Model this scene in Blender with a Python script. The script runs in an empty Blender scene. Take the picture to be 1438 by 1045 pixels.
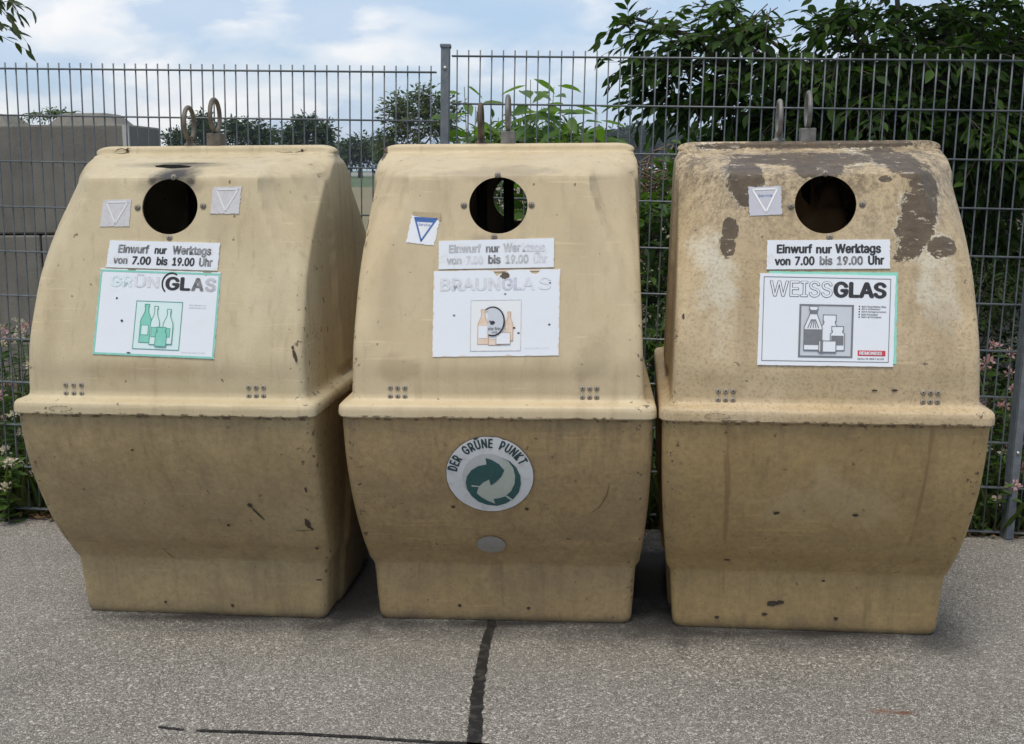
import bpy, bmesh, math, random
import numpy as np
from mathutils import Vector, Matrix, noise as mnoise

R = math.radians
S = bpy.context.scene
COL = S.collection
rng = np.random.default_rng(7)
random.seed(7)

# ------------------------------------------------------------------ camera
CAM_H = 1.64
PITCH, ROLL, F = 0.17239, -0.0060, 1640.0


def basis(pit, rol):
    c, s = math.cos(rol), math.sin(rol)
    r0 = Vector((1, 0, 0)); d0 = Vector((0, -math.sin(pit), -math.cos(pit)))
    fw = Vector((0, math.cos(pit), -math.sin(pit)))
    return c * r0 - s * d0, s * r0 + c * d0, fw


_r, _d, _f = basis(PITCH, ROLL)
cam_data = bpy.data.cameras.new("camera")
cam = bpy.data.objects.new("camera", cam_data); COL.objects.link(cam)
M = Matrix((_r, -_d, -_f)).transposed().to_4x4(); M.translation = (0, 0, CAM_H)
cam.matrix_world = M
cam_data.sensor_width = 36; cam_data.lens = F / 1438 * 36
cam_data.clip_start = 0.05; cam_data.clip_end = 6000
S.camera = cam


def at(px, py, Y):
    """world point seen at photo pixel (px,py) at world depth Y"""
    v = _f + _r * ((px - 719) / F) + _d * ((py - 522.5) / F)
    return Vector((0, 0, CAM_H)) + v * (Y / v.y)


# ------------------------------------------------------------------ sky, sun, exposure
SUN_EL, SUN_AZ = R(69), R(202)          # azimuth clockwise from +Y
world = bpy.data.worlds.new("World"); S.world = world; world.use_nodes = True


def N(nt, t, loc=(0, 0), **kw):
    n = nt.nodes.new(t)
    for k, v in kw.items():
        if k in n.inputs.keys():
            n.inputs[k].default_value = v
        else:
            setattr(n, k, v)
    return n


def build_sky():
    nt = world.node_tree; nt.nodes.clear(); L = nt.links.new
    sky = N(nt, 'ShaderNodeTexSky', sky_type='NISHITA', sun_disc=False, sun_elevation=SUN_EL, sun_rotation=SUN_AZ)
    sky.air_density = 1.0; sky.dust_density = 2.0; sky.ozone_density = 1.0
    tc = N(nt, 'ShaderNodeTexCoord')
    # clouds: noise on the view direction flattened to a cloud deck
    sep = N(nt, 'ShaderNodeSeparateXYZ'); L(tc.outputs['Generated'], sep.inputs[0])
    def nz(sc_, sz, loc, det, ro, di):
        mp = N(nt, 'ShaderNodeMapping'); mp.inputs['Scale'].default_value = (1, 1, sz); mp.inputs['Location'].default_value = loc
        L(tc.outputs['Generated'], mp.inputs[0]); n = N(nt, 'ShaderNodeTexNoise')
        for k_, v_ in (('Scale', sc_), ('Detail', det), ('Roughness', ro), ('Distortion', di)): n.inputs[k_].default_value = v_
        L(mp.outputs[0], n.inputs['Vector']); return n.outputs['Fac']
    def rp(f, a, b):
        r = N(nt, 'ShaderNodeValToRGB'); e = r.color_ramp.elements
        e[0].position, e[0].color = a; e[1].position, e[1].color = b; L(f, r.inputs[0]); return r
    soft = nz(4.2, 2.6, (.31, .1, .05), 6, .5, .3)
    cr = rp(soft, (.42, (0, 0, 0, 1)), (.62, (.85, .85, .85, 1)))
    cum = nz(7.5, 2.4, (1.3, 2.7, .8), 10, .52, .2)
    cc = rp(cum, (.46, (.47, .55, .67, 1)), (.56, (.84, .81, .78, 1)))
    sc = N(nt, 'ShaderNodeMix', data_type='RGBA', blend_type='MULTIPLY'); sc.inputs[0].default_value = 1
    L(cc.outputs[0], sc.inputs[6]); sc.inputs[7].default_value = (8.2, 8.2, 8.2, 1)
    # thin blue sky lightened by high haze
    hz = N(nt, 'ShaderNodeMix', data_type='RGBA'); hz.inputs[0].default_value = .62
    L(sky.outputs[0], hz.inputs[6]); hz.inputs[7].default_value = (2.95, 4.05, 5.6, 1)
    mx = N(nt, 'ShaderNodeMix', data_type='RGBA')
    L(cr.outputs[0], mx.inputs[0]); L(hz.outputs[2], mx.inputs[6]); L(sc.outputs[2], mx.inputs[7])
    bg = N(nt, 'ShaderNodeBackground'); bg.inputs['Strength'].default_value = .1
    L(mx.outputs[2], bg.inputs['Color'])
    out = N(nt, 'ShaderNodeOutputWorld'); L(bg.outputs[0], out.inputs['Surface'])


build_sky()
sun_d = bpy.data.lights.new("sun", 'SUN'); sun_d.energy = 1.6; sun_d.angle = R(26); sun_d.color = (1, .90, .74)
sun = bpy.data.objects.new("sun", sun_d); COL.objects.link(sun)
sv = Vector((math.sin(SUN_AZ) * math.cos(SUN_EL), math.cos(SUN_AZ) * math.cos(SUN_EL), math.sin(SUN_EL)))
sun.rotation_euler = sv.to_track_quat('Z', 'Y').to_euler()
sun.location = (0, 0, 30)
S.view_settings.view_transform = 'Standard'; S.view_settings.look = 'None'
S.view_settings.gamma = 1; S.view_settings.exposure = 0.70
S.render.engine = 'CYCLES'
S.cycles.max_bounces = 8; S.cycles.diffuse_bounces = 4; S.cycles.transparent_max_bounces = 8
S.cycles.use_denoising = True

# ------------------------------------------------------------------ materials


def mat(name):
    m = bpy.data.materials.new(name); m.use_nodes = True
    nt = m.node_tree; b = nt.nodes['Principled BSDF']
    return m, nt, b


def flat(name, col, rough=.6, metal=0, spec=.5):
    m, nt, b = mat(name)
    b.inputs['Base Color'].default_value = (*col, 1); b.inputs['Roughness'].default_value = rough
    b.inputs['Metallic'].default_value = metal; b.inputs['Specular IOR Level'].default_value = spec
    return m


def vec(nt, scale=(1, 1, 1), loc=(0, 0, 0), src='Object'):
    tc = N(nt, 'ShaderNodeTexCoord'); mp = N(nt, 'ShaderNodeMapping')
    mp.inputs['Scale'].default_value = scale; mp.inputs['Location'].default_value = loc
    nt.links.new(tc.outputs[src], mp.inputs[0]); return mp.outputs[0]


def noise(nt, v, scale, detail=4, rough=.55, dist=0):
    n = N(nt, 'ShaderNodeTexNoise'); n.inputs['Scale'].default_value = scale; n.inputs['Detail'].default_value = detail
    n.inputs['Roughness'].default_value = rough; n.inputs['Distortion'].default_value = dist
    nt.links.new(v, n.inputs['Vector']); return n.outputs['Fac']


def ramp(nt, f, stops):
    r = N(nt, 'ShaderNodeValToRGB'); el = r.color_ramp.elements
    while len(el) < len(stops):
        el.new(.5)
    for e, (p, c) in zip(el, stops):
        e.position = p; e.color = (c, c, c, 1) if isinstance(c, (int, float)) else (*c, 1)
    nt.links.new(f, r.inputs[0]); return r.outputs[0]


def mix(nt, fac, a, b, mode='MIX'):
    x = N(nt, 'ShaderNodeMix', data_type='RGBA', blend_type=mode)
    for s, v in ((0, fac), (6, a), (7, b)):
        if isinstance(v, (int, float)):
            x.inputs[s].default_value = v
        elif isinstance(v, tuple):
            x.inputs[s].default_value = (*v, 1)
        else:
            nt.links.new(v, x.inputs[s])
    return x.outputs[2]


def math_(nt, op, a, b=0.0, clamp=False):
    m = N(nt, 'ShaderNodeMath', operation=op, use_clamp=clamp)
    for i, v in ((0, a), (1, b)):
        if isinstance(v, (int, float)):
            m.inputs[i].default_value = v
        else:
            nt.links.new(v, m.inputs[i])
    return m.outputs[0]


def bump(nt, b, h, strength=.3, dist=.01):
    n = N(nt, 'ShaderNodeBump'); n.inputs['Strength'].default_value = strength; n.inputs['Distance'].default_value = dist
    nt.links.new(h, n.inputs['Height']); nt.links.new(n.outputs[0], b.inputs['Normal'])


def blob(nt, xyz, cx, cz, rx, rz, wob, amp=.45, edge=.06, ang=0):
    """ragged elliptical mask in the object's XZ plane on its front (y<0.33)"""
    x, y, z = xyz
    dx = math_(nt, 'SUBTRACT', x, cx); dz = math_(nt, 'SUBTRACT', z, cz)
    if ang:
        c, s = math.cos(ang), math.sin(ang)
        dx, dz = (math_(nt, 'ADD', math_(nt, 'MULTIPLY', dx, c), math_(nt, 'MULTIPLY', dz, s)),
                  math_(nt, 'SUBTRACT', math_(nt, 'MULTIPLY', dz, c), math_(nt, 'MULTIPLY', dx, s)))
    a = math_(nt, 'POWER', math_(nt, 'ABSOLUTE', math_(nt, 'DIVIDE', dx, rx)), 2)
    b = math_(nt, 'POWER', math_(nt, 'ABSOLUTE', math_(nt, 'DIVIDE', dz, rz)), 2)
    d = math_(nt, 'SQRT', math_(nt, 'ADD', a, b))
    d = math_(nt, 'ADD', d, math_(nt, 'MULTIPLY', math_(nt, 'SUBTRACT', wob, .5), amp * 2.6))
    return math_(nt, 'DIVIDE', math_(nt, 'SUBTRACT', 1.0, d), edge, clamp=True)


def grp(name, base, worn, grime, seed, streak=.35, flake=0., patches=(), chalk=(), moss=0., soot=(), dirt=.35, drips=0.):
    """weathered glass-fibre gelcoat"""
    m, nt, b = mat(name)
    o = (seed * 3.7, seed * 1.9, seed * 2.3)
    v = vec(nt, loc=o)
    tc = N(nt, 'ShaderNodeTexCoord'); sp = N(nt, 'ShaderNodeSeparateXYZ'); nt.links.new(tc.outputs['Object'], sp.inputs[0])
    xyz = (sp.outputs[0], sp.outputs[1], sp.outputs[2])
    big = noise(nt, v, 3.0, 5, .6)
    c = mix(nt, ramp(nt, big, [(.35, 0), (.68, 1)]), base, worn)
    # chalky run marks
    vs = vec(nt, (9, 9, .55), o); st = noise(nt, vs, 1.6, 6, .62, .2)
    lo = noise(nt, v, 1.7, 3)
    sm = math_(nt, 'MULTIPLY', ramp(nt, st, [(.50, 0), (.72, 1)]), ramp(nt, lo, [(.40, 0), (.6, 1)]))
    c = mix(nt, math_(nt, 'MULTIPLY', sm, streak), c, grime)
    vs2 = vec(nt, (26, 26, 1.1), (o[0] + 5, o[1], o[2])); st2 = noise(nt, vs2, 1.2, 4, .6, .3)
    c = mix(nt, math_(nt, 'MULTIPLY', ramp(nt, st2, [(.58, 0), (.75, 1)]), streak * .6), c, tuple(g * .6 for g in grime))
    # blotchy ingrained dirt
    bl = noise(nt, v, 7, 8, .68, .4)
    c = mix(nt, math_(nt, 'MULTIPLY', ramp(nt, bl, [(.44, 0), (.70, 1)]), dirt), c, grime)
    mo = noise(nt, v, 26, 6, .72, .2)
    c = mix(nt, math_(nt, 'MULTIPLY', ramp(nt, mo, [(.46, 0), (.70, 1)]), .02 + dirt * .5), c, tuple(g * 1.15 for g in grime))
    mo2 = noise(nt, v, 15, 4, .6, .5)
    c = mix(nt, math_(nt, 'MULTIPLY', ramp(nt, mo2, [(.60, 0), (.75, 1)]), .18), c, tuple(min(.8, x * 1.3) for x in base))
    # fine pitting and specks
    fi = noise(nt, v, 120, 3, .7)
    c = mix(nt, math_(nt, 'MULTIPLY', ramp(nt, fi, [(.60, 0), (.78, 1)]), .35), c, tuple(g * .5 for g in grime))
    sk = noise(nt, v, 38, 2, .5)
    c = mix(nt, ramp(nt, sk, [(.725, 0), (.75, .75)]), c, (.09, .07, .05))
    # hairline scratches
    for k, rot in enumerate((.4, -.7, 1.3)):
        mp = N(nt, 'ShaderNodeMapping'); mp.inputs['Rotation'].default_value = (0, rot, 0); mp.inputs['Scale'].default_value = (2.2, 2.2, 46)
        nt.links.new(v, mp.inputs[0]); s_ = noise(nt, mp.outputs[0], 1.4, 2, .5, .6)
        gate = noise(nt, v, 2.3 + k, 2)
        c = mix(nt, math_(nt, 'MULTIPLY', ramp(nt, s_, [(.66, 0), (.70, .55)]), ramp(nt, gate, [(.5, 0), (.6, 1)])), c, tuple(min(1, x * 1.25) for x in base))
    if drips:
        gm = noise(nt, v, 55, 6, .78)
        c = mix(nt, math_(nt, 'MULTIPLY', ramp(nt, gm, [(.45, 0), (.62, 1)]), .42), c, tuple(x * .55 for x in base))
        gp = noise(nt, v, 33, 5, .75, .6)
        c = mix(nt, math_(nt, 'MULTIPLY', ramp(nt, gp, [(.56, 0), (.70, 1)]), .32), c, tuple(min(1, x * 1.35) for x in base))
        vd = vec(nt, (22, 22, 1.5), (o[0] + 8, o[1], o[2])); dr = noise(nt, vd, 1.2, 5, .62, .2)
        zt = math_(nt, 'DIVIDE', math_(nt, 'SUBTRACT', xyz[2], .42), .40, clamp=True)
        c = mix(nt, math_(nt, 'MULTIPLY', math_(nt, 'MULTIPLY', ramp(nt, dr, [(.50, 0), (.70, 1)]), zt), drips), c, (.135, .09, .05))
        gs = noise(nt, v, 4.5, 7, .7, .6)
        c = mix(nt, math_(nt, 'MULTIPLY', ramp(nt, gs, [(.48, 0), (.62, 1)]), drips * .6), c, (.195, .150, .098))
        sc_ = noise(nt, v, 9, 8, .8, 1.2)
        c = mix(nt, math_(nt, 'MULTIPLY', ramp(nt, sc_, [(.60, 0), (.64, 1)]), drips * .45), c, tuple(min(1, x * 1.18) for x in base))
    wob = math_(nt, 'ADD', math_(nt, 'MULTIPLY', noise(nt, v, 10, 8, .75), .62), math_(nt, 'MULTIPLY', noise(nt, v, 62, 6, .78), .38))
    wobf = noise(nt, v, 30, 5, .6)
    for (cx, cz, rx, rz, ang, k, col) in chalk:
        f = blob(nt, xyz, cx, cz, rx, rz, bl, 1.3, .6, ang)
        c = mix(nt, math_(nt, 'MULTIPLY', f, k), c, col)
    ax_ = math_(nt, 'ABSOLUTE', xyz[0]); cn = noise(nt, v, 34, 5, .65)
    edge_ = math_(nt, 'MULTIPLY', math_(nt, 'DIVIDE', math_(nt, 'SUBTRACT', ax_, .452), .012, True), math_(nt, 'LESS_THAN', xyz[1], .1))
    c = mix(nt, math_(nt, 'MULTIPLY', edge_, ramp(nt, cn, [(.615, 0), (.64, .85)])), c, (.085, .06, .038))
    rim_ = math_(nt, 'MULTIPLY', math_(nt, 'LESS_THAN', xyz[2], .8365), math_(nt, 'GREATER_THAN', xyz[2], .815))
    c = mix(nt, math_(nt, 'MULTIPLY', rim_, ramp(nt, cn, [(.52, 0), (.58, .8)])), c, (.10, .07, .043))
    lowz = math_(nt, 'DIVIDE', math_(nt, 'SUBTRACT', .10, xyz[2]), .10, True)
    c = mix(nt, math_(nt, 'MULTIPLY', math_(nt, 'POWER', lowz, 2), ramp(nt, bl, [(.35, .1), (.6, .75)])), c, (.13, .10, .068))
    for (cx, cz, rx, rz, ang, k) in soot:
        f = blob(nt, xyz, cx, cz, rx, rz, wob, .55, .7, ang)
        c = mix(nt, math_(nt, 'MULTIPLY', f, k), c, (.035, .03, .026))
    hh = fi
    if patches:
        tot = None
        for (cx, cz, rx, rz, ang) in patches:
            f = blob(nt, xyz, cx, cz, rx, rz, wob, .95, .05, ang)
            tot = f if tot is None else math_(nt, 'MAXIMUM', tot, f)
        # pale flaking rim where the gelcoat breaks off, then the brown laminate
        halo = None
        for (cx, cz, rx, rz, ang) in patches:
            f = blob(nt, xyz, cx, cz, rx + .007, rz + .007, wob, .95, .05, ang)
            halo = f if halo is None else math_(nt, 'MAXIMUM', halo, f)
        gate = ramp(nt, noise(nt, v, 5.5, 3), [(.47, 0), (.53, 1)])
        c = mix(nt, math_(nt, 'MULTIPLY', halo, math_(nt, 'MULTIPLY', gate, flake)), c, (.66, .60, .47))
        hs = noise(nt, vec(nt, (4, 4, 40), o), 1.5, 5, .65, .4)
        wobf = math_(nt, 'ADD', math_(nt, 'MULTIPLY', wobf, .5), math_(nt, 'MULTIPLY', hs, .5))
        lam = mix(nt, ramp(nt, wobf, [(.35, 0), (.65, 1)]), (.075, .052, .032), (.145, .108, .070))
        c = mix(nt, tot, c, lam)
        if flake:
            fw = noise(nt, vec(nt, (14, 14, 46), (o[0] + 9, o[1], o[2])), 1.6, 6, .72, .3)
            c = mix(nt, math_(nt, 'MULTIPLY', tot, ramp(nt, fw, [(.60, 0), (.63, .9)])), c, (.60, .53, .40))
        hh = math_(nt, 'SUBTRACT', math_(nt, 'MULTIPLY', fi, .3), tot)
    if moss:
        mm = noise(nt, v, 95, 5, .8)
        c = mix(nt, math_(nt, 'MULTIPLY', ramp(nt, mm, [(.50, 0), (.62, 1)]), .42), c, (.14, .10, .062))
        ms = math_(nt, 'ADD', math_(nt, 'MULTIPLY', noise(nt, v, 70, 6, .8), .6), math_(nt, 'MULTIPLY', noise(nt, v, 11, 5, .7), .4))
        zt = math_(nt, 'DIVIDE', math_(nt, 'SUBTRACT', xyz[2], 1.35), .33, clamp=True)
        c = mix(nt, math_(nt, 'MULTIPLY', math_(nt, 'MULTIPLY', ramp(nt, ms, [(.47, 0), (.57, 1)]), zt), moss), c, (.06, .046, .033))
        vd = vec(nt, (30, 30, 2.2), (o[0] + 2, o[1], o[2])); dr = noise(nt, vd, 1.3, 5, .6, .15)
        c = mix(nt, math_(nt, 'MULTIPLY', math_(nt, 'MULTIPLY', ramp(nt, dr, [(.50, 0), (.66, 1)]), math_(nt, 'POWER', zt, .7)), moss * .6), c, (.085, .062, .04))
    nt.links.new(c, b.inputs['Base Color'])
    rr = ramp(nt, bl, [(.3, .42), (.7, .66)])
    nt.links.new(rr, b.inputs['Roughness']); b.inputs['Specular IOR Level'].default_value = .35
    dn = noise(nt, v, 5, 3)
    bump(nt, b, math_(nt, 'ADD', math_(nt, 'MULTIPLY', dn, 2.0), math_(nt, 'MULTIPLY', hh, .5)), .35, .004)
    return m


def paper(name, col, stain=(.55, .5, .42), k=.25, rough=.45, sc=18, stops=(.5, .75)):
    m, nt, b = mat(name)
    v = vec(nt); n = noise(nt, v, sc, 7, .65)
    c = mix(nt, math_(nt, 'MULTIPLY', ramp(nt, n, [(stops[0], 0), (stops[1], 1)]), k), col, stain)
    n2 = noise(nt, v, 3, 2); c = mix(nt, ramp(nt, n2, [(.3, 0), (.7, .22)]), c, tuple(x * .85 for x in col))
    nt.links.new(c, b.inputs['Base Color']); b.inputs['Roughness'].default_value = rough
    return m


def leafmat(name, a, b_, trans=.35, rough=.45):
    m, nt, b = mat(name)
    g = N(nt, 'ShaderNodeNewGeometry')
    c = mix(nt, g.outputs['Random Per Island'], a, b_)
    nt.links.new(c, b.inputs['Base Color']); b.inputs['Roughness'].default_value = rough
    b.inputs['Specular IOR Level'].default_value = .4 if rough < .5 else .15
    t = N(nt, 'ShaderNodeBsdfTranslucent')
    tc = mix(nt, 1.0, c, (1.5, 1.7, .6), 'MULTIPLY'); nt.links.new(tc, t.inputs['Color'])
    ms = N(nt, 'ShaderNodeMixShader'); ms.inputs[0].default_value = trans
    out = nt.nodes['Material Output']
    nt.links.new(b.outputs[0], ms.inputs[1]); nt.links.new(t.outputs[0], ms.inputs[2]); nt.links.new(ms.outputs[0], out.inputs['Surface'])
    return m


def barkmat(name, a, b_):
    m, nt, b = mat(name)
    v = vec(nt, (1, 1, .3)); n = noise(nt, v, 22, 6, .65)
    nt.links.new(mix(nt, ramp(nt, n, [(.3, 0), (.7, 1)]), a, b_), b.inputs['Base Color']); b.inputs['Roughness'].default_value = .9
    bump(nt, b, n, .5, .02)
    return m


def steel(name, a, b_, rough=.5, metal=.6):
    m, nt, b = mat(name)
    v = vec(nt); n = noise(nt, v, 26, 6, .65)
    nt.links.new(mix(nt, ramp(nt, n, [(.35, 0), (.68, 1)]), a, b_), b.inputs['Base Color'])
    b.inputs['Roughness'].default_value = rough; b.inputs['Metallic'].default_value = metal
    bump(nt, b, n, .25, .003)
    return m


# ------------------------------------------------------------------ mesh helpers


class MB:
    def __init__(s):
        s.v = []; s.f = []; s.n = 0

    def add(s, verts, faces):
        verts = [tuple(v) for v in verts]
        s.v += verts; s.f += [tuple(i + s.n for i in f) for f in faces]; s.n += len(verts)

    def box(s, x0, x1, y0, y1, z0, z1, mtx=None):
        V = [Vector((x, y, z)) for z in (z0, z1) for y in (y0, y1) for x in (x0, x1)]
        if mtx is not None:
            V = [mtx @ v for v in V]
        s.add(V, [(0, 2, 3, 1), (4, 5, 7, 6), (0, 1, 5, 4), (2, 6, 7, 3), (0, 4, 6, 2), (1, 3, 7, 5)])

    def tube(s, pts, rad, n=6, caps=True):
        pts = [Vector(p) for p in pts]
        if isinstance(rad, (int, float)):
            rad = [rad] * len(pts)
        V = []; up = None
        for i, p in enumerate(pts):
            t = (pts[min(i + 1, len(pts) - 1)] - pts[max(i - 1, 0)])
            if t.length < 1e-9:
                t = Vector((0, 0, 1))
            t.normalize()
            if up is None:
                a = Vector((0, 0, 1)) if abs(t.z) < .9 else Vector((1, 0, 0))
                up = t.cross(a).normalized()
            else:
                up = (up - t * up.dot(t))
                up = up.normalized() if up.length > 1e-6 else t.orthogonal().normalized()
            w = t.cross(up)
            for k in range(n):
                a = 2 * math.pi * k / n
                V.append(p + (up * math.cos(a) + w * math.sin(a)) * rad[i])
        Fc = []
        for i in range(len(pts) - 1):
            for k in range(n):
                Fc.append((i * n + k, i * n + (k + 1) % n, (i + 1) * n + (k + 1) % n, (i + 1) * n + k))
        if caps:
            Fc.append(tuple(range(n - 1, -1, -1))); Fc.append(tuple((len(pts) - 1) * n + k for k in range(n)))
        s.add(V, Fc)

    def torus(s, c, ax1, ax2, R1, r, n=32, m=10, sx=1., sy=1.):
        c = Vector(c); ax1 = Vector(ax1); ax2 = Vector(ax2); ax3 = ax1.cross(ax2)
        V = []; Fc = []
        for i in range(n):
            a = 2 * math.pi * i / n; d = ax1 * math.cos(a) * sx + ax2 * math.sin(a) * sy
            dn = d.normalized()
            for k in range(m):
                b = 2 * math.pi * k / m
                V.append(c + d * R1 + dn * (r * math.cos(b)) + ax3 * (r * math.sin(b)))
        for i in range(n):
            for k in range(m):
                Fc.append((i * m + k, ((i + 1) % n) * m + k, ((i + 1) % n) * m + (k + 1) % m, i * m + (k + 1) % m))
        s.add(V, Fc)

    def build(s, name, m, parent=None, smooth=False):
        me = bpy.data.meshes.new(name); me.from_pydata(s.v, [], s.f); me.update()
        return link(name, me, m, parent, smooth)


def link(name, me, m, parent=None, smooth=False):
    if smooth:
        me.polygons.foreach_set('use_smooth', [True] * len(me.polygons))
    o = bpy.data.objects.new(name, me); COL.objects.link(o)
    if m is not None:
        me.materials.append(m)
    if parent is not None:
        o.parent = parent
    return o


def tag(o, label=None, cat=None, group=None, kind=None):
    if label: o['label'] = label
    if cat: o['category'] = cat
    if group: o['group'] = group
    if kind: o['kind'] = kind
    return o


def empty(name, loc, rz=0):
    o = bpy.data.objects.new(name, None); COL.objects.link(o)
    o.location = loc; o.rotation_euler = (0, 0, rz); o.empty_display_size = .1
    return o


def meshfast(name, V, Fq, m, parent=None, smooth=False):
    """V (n,3) array, Fq (k,q) array of equal-size faces"""
    me = bpy.data.meshes.new(name)
    V = np.asarray(V, np.float32); Fq = np.asarray(Fq, np.int32); q = Fq.shape[1]
    me.vertices.add(len(V)); me.vertices.foreach_set('co', V.ravel())
    me.loops.add(Fq.size); me.loops.foreach_set('vertex_index', Fq.ravel())
    me.polygons.add(len(Fq)); me.polygons.foreach_set('loop_start', np.arange(0, Fq.size, q, dtype=np.int32))
    me.polygons.foreach_set('loop_total', np.full(len(Fq), q, np.int32))
    me.update(calc_edges=True); me.validate()
    return link(name, me, m, parent, smooth)


# ------------------------------------------------------------------ ground
ground_mats = {}


def build_ground():
    # asphalt: worn, grey-brown, exposed aggregate
    m, nt, b = mat('worn_asphalt')
    v = vec(nt)
    vo = N(nt, 'ShaderNodeTexVoronoi'); vo.inputs['Scale'].default_value = 135; nt.links.new(v, vo.inputs['Vector'])
    stone = ramp(nt, vo.outputs['Color'], [(.10, (.085, .078, .068)), (.40, (.185, .172, .152)), (.74, (.285, .268, .24)), (.92, (.64, .61, .565))])
    n1 = noise(nt, v, 1.3, 6, .6); n2 = noise(nt, v, 60, 4, .7); n3 = noise(nt, v, 210, 2, .6)
    c = mix(nt, ramp(nt, n1, [(.38, 0), (.66, .5)]), stone, (.155, .145, .128))
    nL = noise(nt, v, .55, 4, .6, .3)
    c = mix(nt, ramp(nt, nL, [(.40, 0), (.62, .30)]), c, (.30, .285, .26))
    nS = noise(nt, v, 3.6, 6, .7, .5)
    c = mix(nt, ramp(nt, nS, [(.56, 0), (.70, .38)]), c, (.10, .093, .082))
    c = mix(nt, ramp(nt, n2, [(.38, .5), (.60, 0)]), c, (.095, .084, .071))
    c = mix(nt, ramp(nt, n3, [(.60, 0), (.66, 1)]), c, (.74, .71, .66))
    RX, RY, _z = ground_pt(1253, 999)
    # rust spot; damp and dirt round the bins, deepened with painted contact shadow
    sp = N(nt, 'ShaderNodeSeparateXYZ'); tc = N(nt, 'ShaderNodeTexCoord'); nt.links.new(tc.outputs['Object'], sp.inputs[0])
    wob = noise(nt, v, 4.5, 6, .65)
    x, y = sp.outputs[0], sp.outputs[1]
    xyz = (x, x, y)
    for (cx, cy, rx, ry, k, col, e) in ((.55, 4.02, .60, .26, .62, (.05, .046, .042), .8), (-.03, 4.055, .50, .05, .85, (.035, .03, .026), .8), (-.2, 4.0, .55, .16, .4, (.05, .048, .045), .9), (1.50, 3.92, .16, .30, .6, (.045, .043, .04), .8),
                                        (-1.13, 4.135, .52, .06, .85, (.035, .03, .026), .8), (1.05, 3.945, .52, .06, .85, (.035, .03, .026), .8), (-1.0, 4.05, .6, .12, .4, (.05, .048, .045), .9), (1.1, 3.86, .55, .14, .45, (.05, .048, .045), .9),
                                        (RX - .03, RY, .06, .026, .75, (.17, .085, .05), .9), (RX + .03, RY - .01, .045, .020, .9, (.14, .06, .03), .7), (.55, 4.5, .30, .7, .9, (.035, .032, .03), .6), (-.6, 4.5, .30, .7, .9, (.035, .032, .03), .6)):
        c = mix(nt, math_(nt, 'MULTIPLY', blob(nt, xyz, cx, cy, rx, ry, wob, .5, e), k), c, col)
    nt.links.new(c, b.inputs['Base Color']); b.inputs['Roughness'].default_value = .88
    b.inputs['Specular IOR Level'].default_value = .25
    h = math_(nt, 'ADD', math_(nt, 'MULTIPLY', vo.outputs['Distance'], -1.0), math_(nt, 'MULTIPLY', n2, .8))
    bump(nt, b, h, .7, .006)
    # edge of the asphalt follows the fence foot, slightly crumbled
    V = []; xs = np.linspace(-12, 12, 241)
    for xx in xs:
        yf = fence_y(xx) + .03 + .02 * mnoise.noise(Vector((xx * 3, 0, 0))) + .015 * mnoise.noise(Vector((xx * 11, 4, 0)))
        V += [(xx, -8, 0), (xx, yf, 0)]
    Fc = [(2 * i, 2 * i + 2, 2 * i + 3, 2 * i + 1) for i in range(len(xs) - 1)]
    a = MB(); a.add(V, Fc)
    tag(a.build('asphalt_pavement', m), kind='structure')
    # soil and field: one sheet to the horizon
    m, nt, b = mat('soil_and_grassland')
    v = vec(nt); n1 = noise(nt, v, 2.2, 7, .65); n2 = noise(nt, v, .03, 5, .6)
    tc = N(nt, 'ShaderNodeTexCoord'); sp = N(nt, 'ShaderNodeSeparateXYZ'); nt.links.new(tc.outputs['Object'], sp.inputs[0])
    soil = mix(nt, ramp(nt, n1, [(.35, 0), (.65, 1)]), (.07, .05, .034), (.08, .085, .035))
    fld = mix(nt, ramp(nt, n2, [(.35, 0), (.65, 1)]), (.15, .13, .07), (.18, .15, .085))
    grn = mix(nt, ramp(nt, n2, [(.35, 0), (.65, 1)]), (.05, .08, .03), (.065, .095, .035))
    yy = sp.outputs[1]
    c = mix(nt, ramp(nt, math_(nt, 'DIVIDE', math_(nt, 'SUBTRACT', yy, 14), 20, True), [(0, 0), (1, 1)]), soil, fld)
    yw = math_(nt, 'ADD', yy, math_(nt, 'MULTIPLY', n2, 14))
    c = mix(nt, math_(nt, 'DIVIDE', math_(nt, 'SUBTRACT', yw, 118), 4, True), c, grn)
    nt.links.new(c, b.inputs['Base Color']); b.inputs['Roughness'].default_value = .95
    V = []; Fc = []
    xs = np.concatenate([np.linspace(-1500, -30, 12), np.linspace(-20, 20, 41), np.linspace(30, 1500, 12)])
    ys = np.concatenate([[-1500, -600, -100], np.linspace(-10, 24, 69), np.geomspace(30, 1500, 24)])
    for yv in ys:
        for xv in xs:
            zz = -.03
            dy = yv - fence_y(xv)
            if 0 < dy < 20 and abs(xv) < 15:
                zz += .05 * mnoise.noise(Vector((xv * 1.3, yv * 1.3, 0))) * min(1, dy * 2) + .03 * min(1, dy * 2)
            V.append((xv, yv, zz))
    nx = len(xs)
    for j in range(len(ys) - 1):
        for i in range(nx - 1):
            Fc.append((j * nx + i, j * nx + i + 1, (j + 1) * nx + i + 1, (j + 1) * nx + i))
    a = MB(); a.add(V, Fc); tag(a.build('ground', m, smooth=True), kind='structure')
    # distant lane
    a = MB(); a.add([(-400, 330, .45), (500, 330, .45), (500, 348, .75), (-400, 348, .75), (-400, 326, -.1), (500, 326, -.1)], [(0, 1, 2, 3), (4, 5, 1, 0)])
    tag(a.build('distant_road', flat('pale_lane', (.20, .195, .18), .9)), kind='structure')
    # bitumen crack filler, two strips
    m, nt, b = mat('bitumen')
    v = vec(nt); n = noise(nt, v, 25, 6, .65)
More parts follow.
